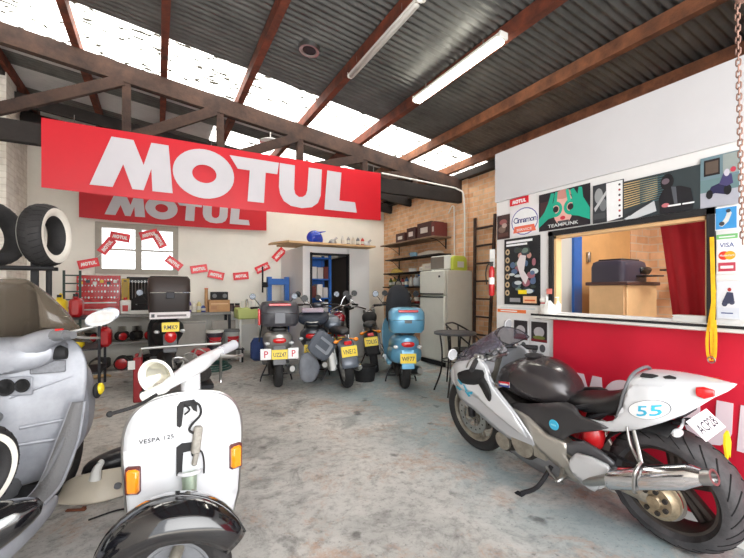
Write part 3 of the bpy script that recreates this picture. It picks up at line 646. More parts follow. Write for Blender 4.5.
# inside the office: desk, printer, curtain
t = thing('office_desk', 'tall beech reception desk with dark top seen through the office window', 'desk', (3.4, 1.84, 0))
MB().box((.01, .16, .68), (.025, .3, 1.34), b=.004).box((.24, .0, .68), (.46, .02, 1.32), b=.004).build('side_panel', pine, t)
MB().box((.24, .16, .85), (.42, .28, .5)).build('carcass', mat('dark_brown_laminate', (72, 44, 40), .5), t)
MB().box((.24, .155, 1.355), (.52, .36, .03), b=.004).build('desktop', mat('dark_brown_laminate', (72, 44, 40), .5), t)
t = thing('desk_printer', 'black office printer standing on the tall beech desk', 'printer', (3.42, 2.0, 1.37))
MB().loft([(0, .17, .0, .2, .15, .15, 7), (.13, .17, 0, .2, .15, .15, 7), (.17, .17, .0, .19, .14, .14, 7), (.185, .17, 0, .17, .12, .12, 6)], ax='z', n=28).build('body', mat('printer_black', (50, 46, 62), .4), t)
MB().box((.3, -.14, .1), (.16, .05, .06), (.5, 0, 0), b=.01).build('control_panel', black, t); MB().box((.26, -.2, .05), (.2, .14, .012), b=.003).build('paper_tray', black, t); MB().box((.17, 0, .192), (.28, .2, .015), b=.005).build('lid', black, t)
t = thing('wall_lamp_arm', 'thin black shelf arm sticking out of the office brick wall', 'bracket', (4.5, 2.0, 1.5))
MB().box((.12, 0, 0), (.42, .12, .015)).build('arm', matteblack, t)
t = thing('red_curtain', 'red cloth curtain hanging inside the office window', 'curtain', (2.95, 1.1, 1.0))
vs = []; fs = []; nx, nz_ = 60, 10
for k in range(2):
    for i in range(nx+1):
        for j in range(nz_+1):
            a, b = i/nx, j/nz_; ya = .38-.19*(1-b)**.8; y = ya*(1-a)+(-.4)*a
            vs.append((.02*math.sin(a*34+b*.8)*(1.15-b*.6)+(.004 if k else 0), y, .02+1.32*b))
o_ = (nx+1)*(nz_+1)
for i in range(nx):
    for j in range(nz_):
        q = [i*(nz_+1)+j, (i+1)*(nz_+1)+j, (i+1)*(nz_+1)+j+1, i*(nz_+1)+j+1]; fs += [tuple(q), tuple(v+o_ for v in q[::-1])]
mb = MB(); mb.add(vs, fs); mb.build('cloth', mat('red_curtain_cloth', (176, 20, 34), .75, noise=.1), t)
MB().cyl((0, -.5, 1.36), (0, .5, 1.36), .012).build('rod', steel, t)
# fire extinguisher on the end of the white wall
t = thing('fire_extinguisher', 'small red fire extinguisher hung at the end of the office wall', 'fire extinguisher', (2.595, 2.535, 1.25))
MB().lathe([(0, 0), (.02, 0), (.025, .01), (.025, .22), (.018, .25), (.008, .262)], n=18).build('cylinder', redtool, t)
MB().cyl((0, 0, .26), (0, 0, .29), .012).box((-.0, .02, .295), (.014, .07, .01)).tube([(0, .02, .28), (0, .05, .27), (-.01, .06, .2), (-.01, .05, .1)], .005).build('valve', black, t)
MB().lathe([(.0256, .1), (.0256, .16)], n=18, cap=False).build('label_band', whiteplastic, t)
tag(flatart('hanging_sheet', (2.6, 2.56, 1.5), (.3, -.95, 0), (0, 0, 1), .05, .16, [('r', .1, .1, .9, .5, (206, 206, 204))], base=(226, 226, 224)), 'small cream paper slip hanging above the fire extinguisher', 'notice')

# ================================================================ BRICK SIDE: fridge, microwave, shelves, ladder, table
t = thing('refrigerator', 'tall off-white two-door refrigerator against the brick wall', 'refrigerator', (4.5, 5.48, 0))
fw = mat('fridge_enamel', (226, 226, 218), .35, noise=.03)
MB().box((.02, 0, .835), (.56, .7, 1.6), b=.01).box((.0, 0, .02), (.5, .62, .04)).build('cabinet', fw, t)
for (z0, z1, nm) in ((.1, 1.2, 'door'), (1.215, 1.635, 'freezer_door')):
    d = MB().box((-.295, 0, (z0+z1)/2), (.06, .7, z1-z0), b=.018).build(nm, fw, t)
    zz = z1-.02 if nm == 'door' else z0+.02
    MB().box((-.33, 0, zz), (.02, .66, .022), b=.004).build('grip', darksteel, d)
MB().box((-.327, -.22, 1.53), (.006, .05, .035), b=.002).build('badge', darksteel, t)
MB().box((-.29, 0, .05), (.03, .66, .07)).build('kick_plate', matteblack, t)
t = thing('microwave_oven', 'white microwave oven standing on the refrigerator', 'microwave', (4.52, 5.45, 1.636), (0, 0, .12))
MB().box((0, .03, .14), (.36, .44, .25), b=.012).build('case', whiteplastic, t)
MB().box((-.185, .08, .14), (.02, .32, .21), b=.006).build('door', mat('microwave_window', (120, 112, 104), .25), t); MB().box((-.185, -.17, .14), (.012, .13, .21), b=.004).build('control_panel', whiteplastic, t)
mb = MB()
for x in (-.14, .14):
    for y in (-.2, .2): mb.cyl((x, y, 0), (x, y, .02), .015)
mb.build('feet', black, t)
t = thing('green_plastic_bag', 'bright green bag lying beside the microwave oven', 'bag', (4.54, 5.19, 1.637))
MB().loft([(0, 0, 0, .15, .045, .045, 4), (.02, 0, 0, .17, .05, .05, 4), (.2, 0, .01, .17, .045, .045, 4), (.25, .01, .01, .12, .02, .02, 3)], ax='z', n=24).build('bag_body', mat('lime_plastic', (206, 220, 84), .5, bump=.6, bscale=14), t)
MB().box((0, -.05, .1), (.14, .006, .1)).build('bag_label', whiteplastic, t)
# wall shelves: (pixel left, right, v) on the brick wall
def shelf(y0, y1, z, depth, m, label):
    t = thing('wall_shelf', label, 'shelf', (XR, (y0+y1)/2, z), group='board shelves on the brick wall')
    MB().box((-depth/2, 0, 0), (depth, y1-y0, .025), b=.003).build('board', m, t)
    for y in ((y0-y1)/2+.15, (y1-y0)/2-.15):
        MB().box((-.008, y, -.1), (.015, .025, .2)).tube([(-depth+.05, y, -.018), (-depth*.5, y, -.05), (-.008, y, -.18)], .006).build('bracket', matteblack, t)
YS0, YS1 = 5.75, 7.7
shz = [2.29, 1.97, 1.66, 1.36, 1.02]
oldboard = mat('grey_old_board', (150, 122, 98), .8, noise=.25)
for z, m, d, l in zip(shz, (oldboard, timber_dark, timber_dark, timber_dark, timber_dark), (.42, .3, .34, .36, .36), ('topmost brown board shelf carrying the brown cartons', 'second shelf from the top, under the brown cartons', 'dark shelf level with the refrigerator top', 'dark shelf crowded with bottles below the fridge top', 'lowest dark shelf behind the parked scooters')):
    shelf(YS0, YS1, z, d, m, l)
brown = mat('dark_carton', (74, 40, 36), .6, noise=.2)
def carton(c, d, m, label, rz=0, cat='box', band=(206, 196, 188), group=None, name='carton'):
    t = thing(name, label, cat, c, (0, 0, rz), group)
    MB().box((0, 0, d[2]/2), d, b=.004).build('body', m, t)
    MB().box((-d[0]/2-.001, 0, d[2]*.5), (.003, d[1]*.5, d[2]*.35)).build('print', flat(band), t)
    MB().box((0, 0, d[2]+.001), (d[0], .04, .003)).build('tape', card, t)
    return t
gz = 'brown cartons on the top board shelf'
sz = shz[0]+.0125
for i, (y, w_, h, l) in enumerate(((7.0, .34, .2, 'dark brown carton at the left of the top shelf row'), (6.6, .3, .26, 'dark brown carton in the middle of the top shelf row'), (6.15, .46, .3, 'widest dark brown carton with a white picture, top shelf'))):
    carton((4.66, y, sz), (.3, w_, h), brown, l, group=gz)
carton((4.66, 5.87, sz), (.3, .1, .27), mat('red_brown_carton', (120, 56, 52), .6), 'narrow reddish carton at the right end of the top shelf', group=gz)
def bottle(name, label, c, r, h, m, capm, cat='bottle', group=None):
    t = thing(name, label, cat, c, group=group)
    MB().lathe([(0, 0), (r*.92, 0), (r, r*.15), (r, h*.62), (r*.8, h*.74), (r*.38, h*.84), (r*.36, h*.9)], n=14).build('body', m, t)
    MB().lathe([(r*.42, h*.88), (r*.42, h), (0, h)], n=10).build('cap', capm, t)
    MB().lathe([(r*1.015, h*.2), (r*1.015, h*.52)], n=14, cap=False).build('label_band', flat((214, 210, 200)), t)
    return t
def jerrycan(label, c, m, capm, s=1.):
    t = thing('plastic_jerrycan', label, 'container', c); t.scale = (s, s, s)
    MB().box((0, 0, .1), (.12, .18, .2), b=.03).box((0, -.05, .215), (.05, .05, .03), b=.01).build('body', m, t)
    MB().tube([(0, -.03, .2), (0, -.01, .25), (0, .04, .25), (0, .07, .2)], .012).build('handle', m, t); MB().cyl((0, -.06, .22), (0, -.06, .25), .022).build('cap', capm, t)
    return t
s2 = shz[1]+.0125
t = thing('blue_spray_bottle', 'pale blue trigger bottle lying on the second shelf', 'bottle', (4.68, 6.75, s2))
MB().loft([(-.1, 0, .05, .03, .04, .04, 2.5), (-.06, 0, .055, .05, .05, .05, 2.5), (.06, 0, .06, .05, .055, .055, 2.5), (.09, 0, .07, .02, .02, .02, 2)], ax='y').build('body', mat('pale_blue_plastic', (140, 190, 216), .4), t)
MB().box((0, .12, .08), (.03, .07, .03), b=.006).build('trigger', bluetool, t)
t = thing('white_sack', 'flat white sack slumped along the second shelf', 'sack', (4.7, 6.2, s2))
MB().loft([(-.34, 0, .0, .05, .03, .0, 2), (-.28, 0, 0, .12, .07, .0, 2.2), (0, 0, 0, .14, .1, .0, 2.2), (.25, 0, 0, .13, .07, .0, 2.2), (.34, 0, 0, .05, .02, .0, 2)], ax='y').build('sack_body', mat('sackcloth', (214, 204, 190), .8, bump=.6, bscale=18), t)
s3 = shz[2]+.0125
carton((4.66, 6.12, s3), (.18, .34, .14), mat('cream_carton', (226, 220, 206), .7), 'cream carton on the shelf level with the fridge top')
carton((4.7, 6.4, s3), (.14, .16, .09), whiteplastic, 'small white carton in the middle of the shelf by the fridge')
t = thing('paint_tin', 'round pale tin on its own at the left of the third shelf', 'tin', (4.66, 6.75, s3))
MB().lathe([(0, 0), (.08, 0), (.08, .07), (.085, .08), (0, .08)], n=20).build('body', whiteplastic, t); MB().torus((0, 0, .08), (0, 0, 1), .08, .006, 20, 6).build('rim', steel, t)
t = thing('folded_yellow_cloth', 'crumpled mustard cloth at the left end of the third shelf', 'cloth', (4.62, 7.3, s3))
MB().loft([(-.2, 0, 0, .03, .03, 0, 2), (-.1, .0, 0, .1, .08, 0, 2), (.05, 0, 0, .12, .11, 0, 2), (.2, 0, 0, .05, .03, 0, 2)], ax='y').build('cloth', mat('mustard_cloth', (176, 148, 70), .9, noise=.3, bump=.8, bscale=20), t)
s4 = shz[3]+.0125
jerrycan('pale blue jerrycan standing on the crowded fourth shelf', (4.6, 6.5, s4), mat('frosted_blue', (196, 206, 214), .4), bluetool, .95)
cols = [((88, 110, 60), 'green'), ((180, 160, 60), 'yellow'), ((40, 40, 44), 'black'), ((150, 40, 40), 'red'), ((60, 100, 140), 'blue'), ((214, 210, 200), 'white')]
for i, (c_, n_) in enumerate(cols):
    y = 7.55-.16*i; bottle('oil_bottle', '%s oil bottle on the crowded fourth shelf, %s' % (n_, ('leftmost in the row', 'second from the left', 'third from the left', 'fourth from the left', 'fifth from the left', 'last before the jerrycan')[i]), (4.62, y, s4), .045, .19+.02*(i % 3), mat('oil_'+n_, c_, .4), matteblack, group='oil bottles on the fourth shelf')
for i, (c_, n_) in enumerate(cols[:4]):
    bottle('oil_bottle', '%s oil bottle on the lowest dark shelf behind the scooters' % n_, (4.6, 7.4-.3*i, shz[4]+.0125), .055, .24, mat('oil_'+n_, c_, .4), whiteplastic, group='oil bottles on the lowest shelf')
# wooden ladder leaning against the bricks
t = thing('wooden_ladder', 'old dark wooden stepladder leaning on the brick wall', 'ladder', (4.72, 4.85, 0), (0, math.radians(2), 0))
for y in (-.2, .2): MB().box((0, y*.98, 1.27), (.035, .05, 2.54), (math.radians(-1.5 if y > 0 else 1.5), 0, 0), b=.004).build('rail', timber, t)
for i in range(8): MB().box((0, 0, .25+.3*i), (.05, .36+.0*i, .028), b=.003).build('step', timber, t)
# bistro table and tub chair
t = thing('bistro_table', 'small round black metal table beside the refrigerator', 'table', (3.28, 3.82, 0))
MB().lathe([(0, .745), (.255, .745), (.262, .75), (.262, .772), (.25, .778), (0, .776)], n=36).build('tabletop', mat('grey_black_top', (74, 76, 82), .4, noise=.15), t)
for a in (.5, 2.1, 3.7, 5.2):
    MB().tube([(.2*math.cos(a), .2*math.sin(a), .745), (.17*math.cos(a), .17*math.sin(a), .5), (.19*math.cos(a), .19*math.sin(a), .25), (.28*math.cos(a), .28*math.sin(a), .01)], .011).build('leg', black, t)
MB().torus((0, 0, .42), (0, 0, 1), .168, .008, 28, 6).build('ring_brace', black, t)
t = thing('tub_chair', 'black metal armchair with a curved back behind the bistro table', 'chair', (3.85, 4.22, 0), (0, 0, .5))
MB().lathe([(0, .44), (.2, .44), (.22, .45), (.22, .465), (0, .47)], n=28).build('seat', matteblack, t)
MB().tube([(-.25, .22, .6), (-.27, .0, .66), (-.18, -.0+.24, .8), (0, .27, .82), (.18, .24, .8), (.27, 0, .66), (.25, .22, .6)][1:6], .012).tube([(-.2, .2, .62), (0, .25, .64), (.2, .2, .62)], .009).build('backrest', black, t)
for (x, y) in ((-.2, -.18), (.2, -.18), (-.17, .2), (.17, .2)):
    MB().tube([(x*1.3, y*.0 if y < 0 else y*1.1, .66 if y < 0 else .79), (x*1.1, y, .45), (x*1.15, y*1.15, .01)], .011).build('leg', black, t)

# ================================================================ WHITE BOOTH with shelf on top
t = thing('storage_booth', 'white panelled booth with an open doorway in the back corner', 'booth', (2.3, 6.8, 0))
bw, bd, bh = 1.36, 1.42, 2.1
p_ = MB().box((.07, .03, bh/2), (.14, .06, bh)).box((1.125, .03, bh/2), (.47, .06, bh)).box((.52, .03, bh-.065), (.78, .06, .13)); p_.build('front_panel', board_white, t)
MB().box((.03, bd/2+.03, bh/2), (.05, bd-.06, bh)).build('side_panel', board_white, t); MB().box((bw-.03, bd/2+.03, bh/2), (.05, bd-.06, bh)).build('side_panel', board_white, t)
MB().box((bw/2, bd/2+.03, bh-.02), (bw-.1, bd-.06, .03)).build('top_panel', board_white, t)
MB().box((.15, .0, 1.0), (.03, .09, 1.97)).box((.895, .0, 1.0), (.03, .09, 1.97)).box((.52, 0, 1.965), (.77, .09, .03)).build('door_frame', matteblack, t)
MB().box((.95, .7, 1.0), (.03, 1.2, 1.9)).build('inner_panel', mat('booth_dark_inside', (84, 76, 70), .9), t)
t = thing('timber_loft_shelf', 'long pine board shelf lying across the top of the white booth', 'shelf', (2.2, 6.6, 2.13))
MB().box((.62, .35, 0), (1.7, .8, .035), b=.003).build('board', pine, t)
MB().prism([(-.24, -.08), (-.24, .32), (-.42, .6), (-.42, .4)], (0, 0, -.012), (1, 0, 0), (0, 1, 0), .03).build('side_board', pine, t)
MB().box((.6, .5, -.0), (1.5, .03, .03)).build('cleat', pine, t)
t = thing('blue_shop_shelving', 'bright blue steel shelving inside the booth doorway', 'shelving', (2.46, 6.96, 0))
for x in (.03, .44): MB().box((x, .02, 1.0), (.05, .04, 1.95)).box((x, .38, 1.0), (.05, .04, 1.95)).build('upright', bluetool, t)
for z in (.4, .78, 1.14, 1.5, 1.9): MB().box((.235, .2, z), (.46, .4, .025)).build('shelf_board', bluetool, t)
MB().box((.235, .4, 1.0), (.46, .01, 1.9)).build('back_sheet', bluetool, t)
R_ = random.Random(11); nb = 0
wh = ['top', 'upper middle', 'middle', 'lower middle']
for z, w_ in zip((1.5, 1.14, .78, .4), wh):
    x = .08
    for k in range(3):
        w2_ = R_.uniform(.09, .12); h = R_.uniform(.16, .28)
        c_ = [(232, 230, 224), (206, 200, 196), (110, 50, 46)][(k+int(z*10)) % 3] if z < 1.6 else (60, 56, 54)
        carton((2.46+x+w2_/2, 7.1, z+.0125), (w2_, .2, h), mat('stock_%d' % ((k+int(z*10)) % 3), c_, .6), '%s stock box on the %s level of the blue shelving, %s' % (('white', 'grey white', 'dark red')[(k+int(z*10)) % 3], w_, ('left', 'centre', 'right')[k]), band=(150, 60, 56), group='stock boxes on the blue shelving'); x += w2_+.015
t = thing('blue_helmet', 'bright blue motorcycle helmet on the shelf over the booth', 'helmet', (2.55, 6.85, 2.15), (0, 0, .4))
MB().loft([(-.15, 0, .1, .06, .06, .06, 2), (-.12, 0, .12, .11, .1, .1, 2), (-.03, 0, .13, .13, .13, .12, 2), (.07, 0, .12, .12, .12, .11, 2), (.13, 0, .1, .08, .08, .09, 2), (.17, 0, .06, .05, .04, .04, 2)], n=22).build('shell', mat('helmet_blue', (18, 66, 200), .2, coat=.8), t, sub=1)
MB().prism([(.03, 0), (.2, .05), (.2, .06), (.03, .035)], (.0, -.08, .19), (1, 0, 0), (0, 0, 1), -.16).build('peak', mat('helmet_blue', (18, 66, 200), .2), t)
MB().box((.115, 0, .12), (.05, .15, .06), b=.02).build('eye_port', black, t)
R_ = random.Random(4)
for i, (x, c_, n_) in enumerate(((3.05, (226, 224, 220), 'white'), (3.17, (150, 150, 154), 'grey'), (3.27, (214, 206, 190), 'cream'), (3.37, (96, 98, 104), 'dark grey'), (3.47, (200, 60, 50), 'red'))):
    bottle('spray_can', '%s spray can standing on the shelf over the booth' % n_, (x, 6.72, 2.148), .035, .17, mat('can_'+n_.replace(' ', '_'), c_, .35), whiteplastic, 'can', group='spray cans on the booth shelf')
for i, (x, n_, m_) in enumerate(((2.88, 'left', steel), (3.6, 'right', silverpaint))):
    t = thing('engine_part', 'metal engine casing at the %s of the cans on the booth shelf' % n_, 'engine part', (x, 6.8, 2.148))
    MB().lathe([(0, 0), (.07, 0), (.08, .03), (.06, .08), (.03, .1), (0, .1)], n=18).build('casing', m_, t); MB().cyl((0, -.04, .07), (.06, -.07, .13), .02).build('spout', steel, t)
t = thing('garden_shears', 'small dark and pink tool lying at the left end of the booth shelf', 'tool', (2.25, 7.0, 2.15), (0, 0, .6))
MB().tube([(-.13, 0, .02), (0, .01, .03), (.15, .02, .02)], .012).build('handle', matteblack, t); MB().box((.17, .02, .022), (.1, .04, .015), b=.004).build('blade', flat((190, 120, 150)), t)

# ================================================================ BLUE PRESS
t = thing('blue_shop_press', 'bright blue steel workshop press frame against the back wall', 'press', (1.9, 7.62, 0))
for x in (-.0, .34): MB().box((x, 0, .78), (.08, .1, 1.55)).build('upright', bluetool, t)
MB().box((.17, 0, 1.46), (.42, .12, .12), b=.005).build('cross_head', bluetool, t); MB().box((.17, 0, .7), (.42, .14, .1)).build('bed_plate', bluetool, t)
MB().cyl((-.13, -.02, 1.25), (-.13, -.02, 1.75), .016).box((-.08, -.02, 1.4), (.12, .06, .1), b=.01).build('ram_screw', matteblack, t)
for x in (0, .34): MB().box((x, 0, .03), (.1, .42, .06)).build('foot', bluetool, t)
# ================================================================ WORKBENCH along the back wall
t = thing('workbench', 'long grey steel workbench under the back window', 'workbench', (-.4, 7.95, 0))
benchm = mat('bench_grey', (134, 132, 128), .5, .3, noise=.2)
MB().box((.31, -.02, .87), (2.6, .55, .05), b=.005).build('worktop', benchm, t); MB().box((-.1, .0, .42), (1.7, .5, .03)).build('lower_shelf', benchm, t)
for x in (-.95, .62, 1.58):
    MB().box((x, -.24, .425), (.05, .05, .85)).build('leg', darksteel, t); MB().box((x, .2, .425), (.05, .05, .85)).build('leg', darksteel, t)
t = thing('leaning_board', 'large grey board leaning below the bench, left of the buckets', 'board', (.36, 7.56, 0), (math.radians(-7), 0, 0))
MB().box((.1, 0, .38), (.62, .02, .74), b=.004).build('sheet', mat('grey_board', (160, 156, 150), .7, noise=.1), t); MB().box((.1, -.011, .72), (.62, .012, .03)).build('edge_batten', benchm, t)
t = thing('leaning_board', 'narrower grey board leaning below the bench, behind the buckets', 'board', (.98, 7.66, 0), (math.radians(-5), 0, 0))
MB().box((.1, 0, .38), (.42, .02, .72), b=.004).build('sheet', mat('grey_board', (160, 156, 150), .7, noise=.1), t)
def bucket(label, c, m, lid, r=.14, h=.32, lab=(206, 40, 50)):
    t = thing('paint_bucket', label, 'bucket', c)
    MB().lathe([(0, 0), (r*.86, 0), (r, h), (r*.9, h)], n=24).build('body', m, t); MB().lathe([(r*1.05, h-.02), (r*1.06, h+.015), (r*.9, h+.02), (0, h+.018)], n=24).build('lid', lid, t)
    MB().tube([(-r, 0, h*.85), (-r*.7, -r*.95, h*.6), (0, -r*1.25, h*.48), (r*.7, -r*.95, h*.6), (r, 0, h*.85)], .004).build('bail', steel, t)
    q = MB()
    vs = []; 
    for i in range(9):
        a = -PI*.75+i*PI*.5/8
        for z in (h*.3, h*.7): rr = r*(.86+.14*z/h)+.002; vs.append((rr*math.cos(a), rr*math.sin(a), z))
    q.add(vs, [(2*i, 2*i+2, 2*i+3, 2*i+1) for i in range(8)]); q.build('label_patch', flat(lab), t)
t = thing('low_steel_stand', 'low dark steel stand carrying the two buckets under the bench', 'stand', (1.04, 7.43, 0))
MB().box((0, 0, .24), (.66, .32, .02)).build('top_plate', darksteel, t)
for x in (-.3, .3):
    for y in (-.13, .13): MB().box((x, y, .115), (.03, .03, .23)).build('leg', darksteel, t)
bucket('dark bucket with a white lid under the workbench', (.89, 7.42, .25), mat('bucket_dark', (58, 52, 62), .5), whiteplastic)
bucket('pale bucket with a red label and dark lid under the workbench', (1.19, 7.44, .25), mat('bucket_pale', (176, 180, 178), .5), greymid)
t = thing('green_laundry_sink', 'pale green sink cabinet at the right end of the workbench', 'sink', (1.5, 7.55, 0))
gr = mat('pale_green_enamel', (196, 208, 128), .45)
MB().box((0, 0, .87), (.46, .46, .2), b=.02).build('bowl', gr, t); 
for x in (-.18, .18): MB().box((x, -.18, .39), (.04, .04, .78)).box((x, .18, .39), (.04, .04, .78)).build('leg', whiteplastic, t)
MB().box((0, .1, .4), (.36, .01, .5)).build('splash_sheet', whiteplastic, t)
MB().tube([(0, .26, .96), (0, .24, 1.12), (0, .12, 1.12), (0, .1, 1.06)], .01).build('tap', chrome, t)
bz = .895
R_ = random.Random(21)
for i, (x, c_, n_, h, wh_) in enumerate(((.5, (92, 70, 140), 'purple', .24, 'nearest the black scooter box'), (.59, (226, 222, 206), 'white', .2, 'left of the blue one'), (.665, (214, 200, 140), 'cream', .22, 'between white and blue'), (.74, (40, 70, 150), 'blue', .14, 'left of the orange tube'))):
    bottle('cleaner_bottle', '%s bottle on the workbench %s' % (n_, wh_), (x, 7.8, bz), .042, h, mat('cleaner_'+n_, c_, .4), whiteplastic, group='bottles on the workbench')
t = thing('cardboard_tube', 'tall orange-brown tube standing on the workbench', 'tube', (.8, 7.9, bz)); MB().cyl((0, 0, 0), (0, 0, .42), .03).build('body', card, t); MB().cyl((0, 0, .42), (0, 0, .44), .033).build('cap', flat((200, 90, 40)), t)
t = thing('cardboard_box', 'cardboard box on the workbench under the black radio', 'box', (1.01, 7.85, bz)); MB().box((0, 0, .11), (.36, .28, .22), b=.003).build('body', card, t); MB().box((0, -.142, .15), (.3, .004, .02)).build('tape', flat((226, 190, 150)), t)
MB().box((-.1, -.143, .08), (.1, .003, .06)).build('label_patch', flat((180, 130, 90)), t)
t = thing('black_radio', 'small black radio standing on the cardboard box', 'radio', (1.02, 7.85, bz+.22)); MB().box((0, 0, .075), (.3, .14, .15), b=.01).build('case', matteblack, t)
for x in (-.09, .09): MB().lathe([(0, .0), (.035, .0), (.04, .006), (0, .008)], (x, -.07, .075), (0, -1, 0), 16).build('speaker', greymid, t)
for i, (x, n_, c_) in enumerate(((1.24, 'dark', (60, 48, 50)), (1.34, 'brown', (110, 80, 70)))):
    t = thing('parts_jar', '%s jar of parts on the workbench beside the cardboard box' % n_, 'jar', (x, 7.82, bz)); MB().lathe([(0, 0), (.05, 0), (.05, .1), (.04, .12)], n=16).build('body', flat(c_, .3), t); MB().cyl((0, 0, .12), (0, 0, .15), .045).build('lid', matteblack, t)
for i in range(3):
    t = thing('clear_cup', ('left', 'middle', 'right')[i]+' clear plastic cup standing on the green sink', 'cup', (1.38+.13*i, 7.5, .972)); MB().lathe([(0, 0), (.03, 0), (.04, .12), (.037, .12), (.028, .005)], n=16).build('body', whiteplastic, t); t['group'] = 'clear cups on the green sink'
# red tool chest with sockets, yellow case, black rack
t = thing('red_tool_chest', 'red tool chest with drawers and an open lid of sockets', 'tool chest', (-.86, 7.86, bz)); t.scale = (.68, 1, 1)
MB().box((0, 0, .12), (.92, .4, .24), b=.008).build('case', redtool, t)
for k in range(2):
    d = MB().box((0, -.205, .065+.11*k), (.86, .02, .085), b=.004).build('drawer', redtool, t); MB().box((0, -.222, .09+.11*k), (.8, .014, .022), b=.003).build('handle', steel, d)
lid = MB().box((0, .12, .44), (.9, .03, .42), b=.008).build('lid', redtool, t)
s_ = MB()
for i in range(13):
    for j in range(4): s_.cyl((-.4+.066*i, .1, .28+.1*j), (-.4+.066*i, .075, .28+.1*j), .007+.006*((i*5+j*3) % 4)*.7, n=8)
s_.build('socket_set', steel, lid)['kind'] = 'stuff'
for i in range(6): MB().box((-.36+.14*i, .1, .52+.03*(i % 2)), (.08, .03, .05), b=.004).build('socket_tray', flat([(226, 190, 60), (60, 60, 66), (214, 214, 210)][i % 3]), lid)
t = thing('yellow_tool_case', 'yellow case standing open beside the red tool chest', 'case', (-.48, 7.92, bz)); t.scale = (.5, 1, 1); MB().box((0, 0, .3), (.22, .1, .6), b=.01).build('shell', flat((198, 164, 40)), t); MB().box((0, -.053, .3), (.16, .01, .5), b=.003).build('inlay', flat((160, 130, 30)), t); MB().box((0, -.06, .56), (.08, .02, .02)).build('latch', black, t)
t = thing('spray_bottle', 'white bottle with red letters in front of the yellow case', 'bottle', (-.47, 7.74, bz)); MB().box((0, 0, .12), (.16, .08, .24), b=.02).build('body', whiteplastic, t); MB().cyl((0, 0, .24), (0, 0, .28), .025).build('cap', redlens, t); MB().box((0, -.042, .1), (.08, .003, .1)).build('label_patch', flat((206, 60, 60)), t)
t = thing('spanner_rack', 'dark rack holding spanners on the wall below the window', 'tool rack', (-.29, 8.1, .93)); t.scale = (.72, 1, 1); MB().box((0, 0, .3), (.5, .05, .6), b=.005).build('board', matteblack, t)
for i in range(7): MB().tube([(-.2+.066*i, -.035, .5), (-.2+.066*i, -.035, .2+.02*i)], .008, sm=1).torus((-.2+.066*i, -.035, .52), (0, 1, 0), .016, .006, 12, 6).build('spanner', steel, t)
t = thing('white_drain_tray', 'white plastic tray of loose bolts on the bench edge', 'tray', (-.2, 7.78, bz)); MB().box((0, 0, .015), (.42, .2, .03), b=.008).build('base', whiteplastic, t); MB().box((0, -.1, .03), (.42, .01, .05)).box((0, .1, .03), (.42, .01, .05)).build('rim', whiteplastic, t)
# things on the lower bench shelf and floor by the bench
R_ = random.Random(8)
for i in range(9):
    x = -1.2+.22*i; t = thing('greasy_engine_block', '%s on the lower bench shelf, %s' % (('dark greasy engine', 'dark engine with a red cover')[i % 2], ('far left', 'second from left', 'third from left', 'fourth from left', 'fifth, centre of the shelf', 'sixth from left', 'seventh from left', 'second from the right end', 'at the right end')[i]), 'engine', (x, 7.85, .436), (0, 0, R_.uniform(-1, 1)), 'engines on the lower bench shelf'); t.scale = (.84, .84, .84)
    MB().cyl((0, -.08, .1), (0, .08, .1), .095, n=16).box((.06, 0, .12), (.14, .13, .14), b=.02).build('crankcase', engine_dark, t)
    q = MB()
    for k in range(5): q.box((.02, 0, .2+.022*k), (.13-.005*k, .13, .008))
    q.build('cooling_fins', cast if i % 2 else engine_dark, t); MB().lathe([(0, 0), (.07, 0), (.075, .02), (.05, .03), (0, .03)], (0, -.08, .1), (0, -1, 0), 16).build('cover', redtool if i % 2 else darksteel, t)
for i in range(5):
    x = -1.15+.32*i; t = thing('greasy_engine_block', 'engine lying on the floor under the bench, %s' % ('far left', 'second from left', 'middle', 'fourth', 'right')[i], 'engine', (x, 7.6, 0), (0, 0, R_.uniform(-1, 1)), 'engines under the bench')
    MB().cyl((0, -.1, .11), (0, .1, .11), .11, n=16).box((.08, 0, .13), (.16, .15, .16), b=.02).build('crankcase', engine_dark, t)
    MB().lathe([(0, 0), (.08, 0), (.085, .02), (.05, .03), (0, .03)], (0, -.1, .11), (0, -1, 0), 16).build('cover', [darksteel, cast, redtool][i % 3], t)
t = thing('tan_work_glove', 'tan work glove lying on the floor before the bench', 'glove', (-.75, 7.0, 0), (0, 0, .3))
MB().loft([(-.14, 0, .025, .05, .02, .025, 2.2), (0, 0, .03, .06, .025, .028, 2.2), (.06, 0, .03, .05, .02, .025, 2.2)]).build('palm', mat('tan_leather', (206, 172, 124), .8), t)
for k in range(4): MB().tube([(.05, -.036+.024*k, .025), (.1, -.04+.026*k, .03), (.14, -.042+.028*k, .014)], .012).build('finger', mat('tan_leather', (206, 172, 124), .8), t)
MB().tube([(-.02, .05, .02), (.03, .09, .02), (.05, .1, .014)], .012).build('thumb', mat('tan_leather', (206, 172, 124), .8), t)
t = thing('garden_hose', 'dark green hose coiled flat on the floor before the bench', 'hose', (.75, 6.95, 0))
for k in range(3): MB().torus((0, 0, .018+.03*k), (0, 0, 1), .34-.03*k, .016, 40, 8).build('coil', mat('hose_green', (44, 84, 78), .5), t)
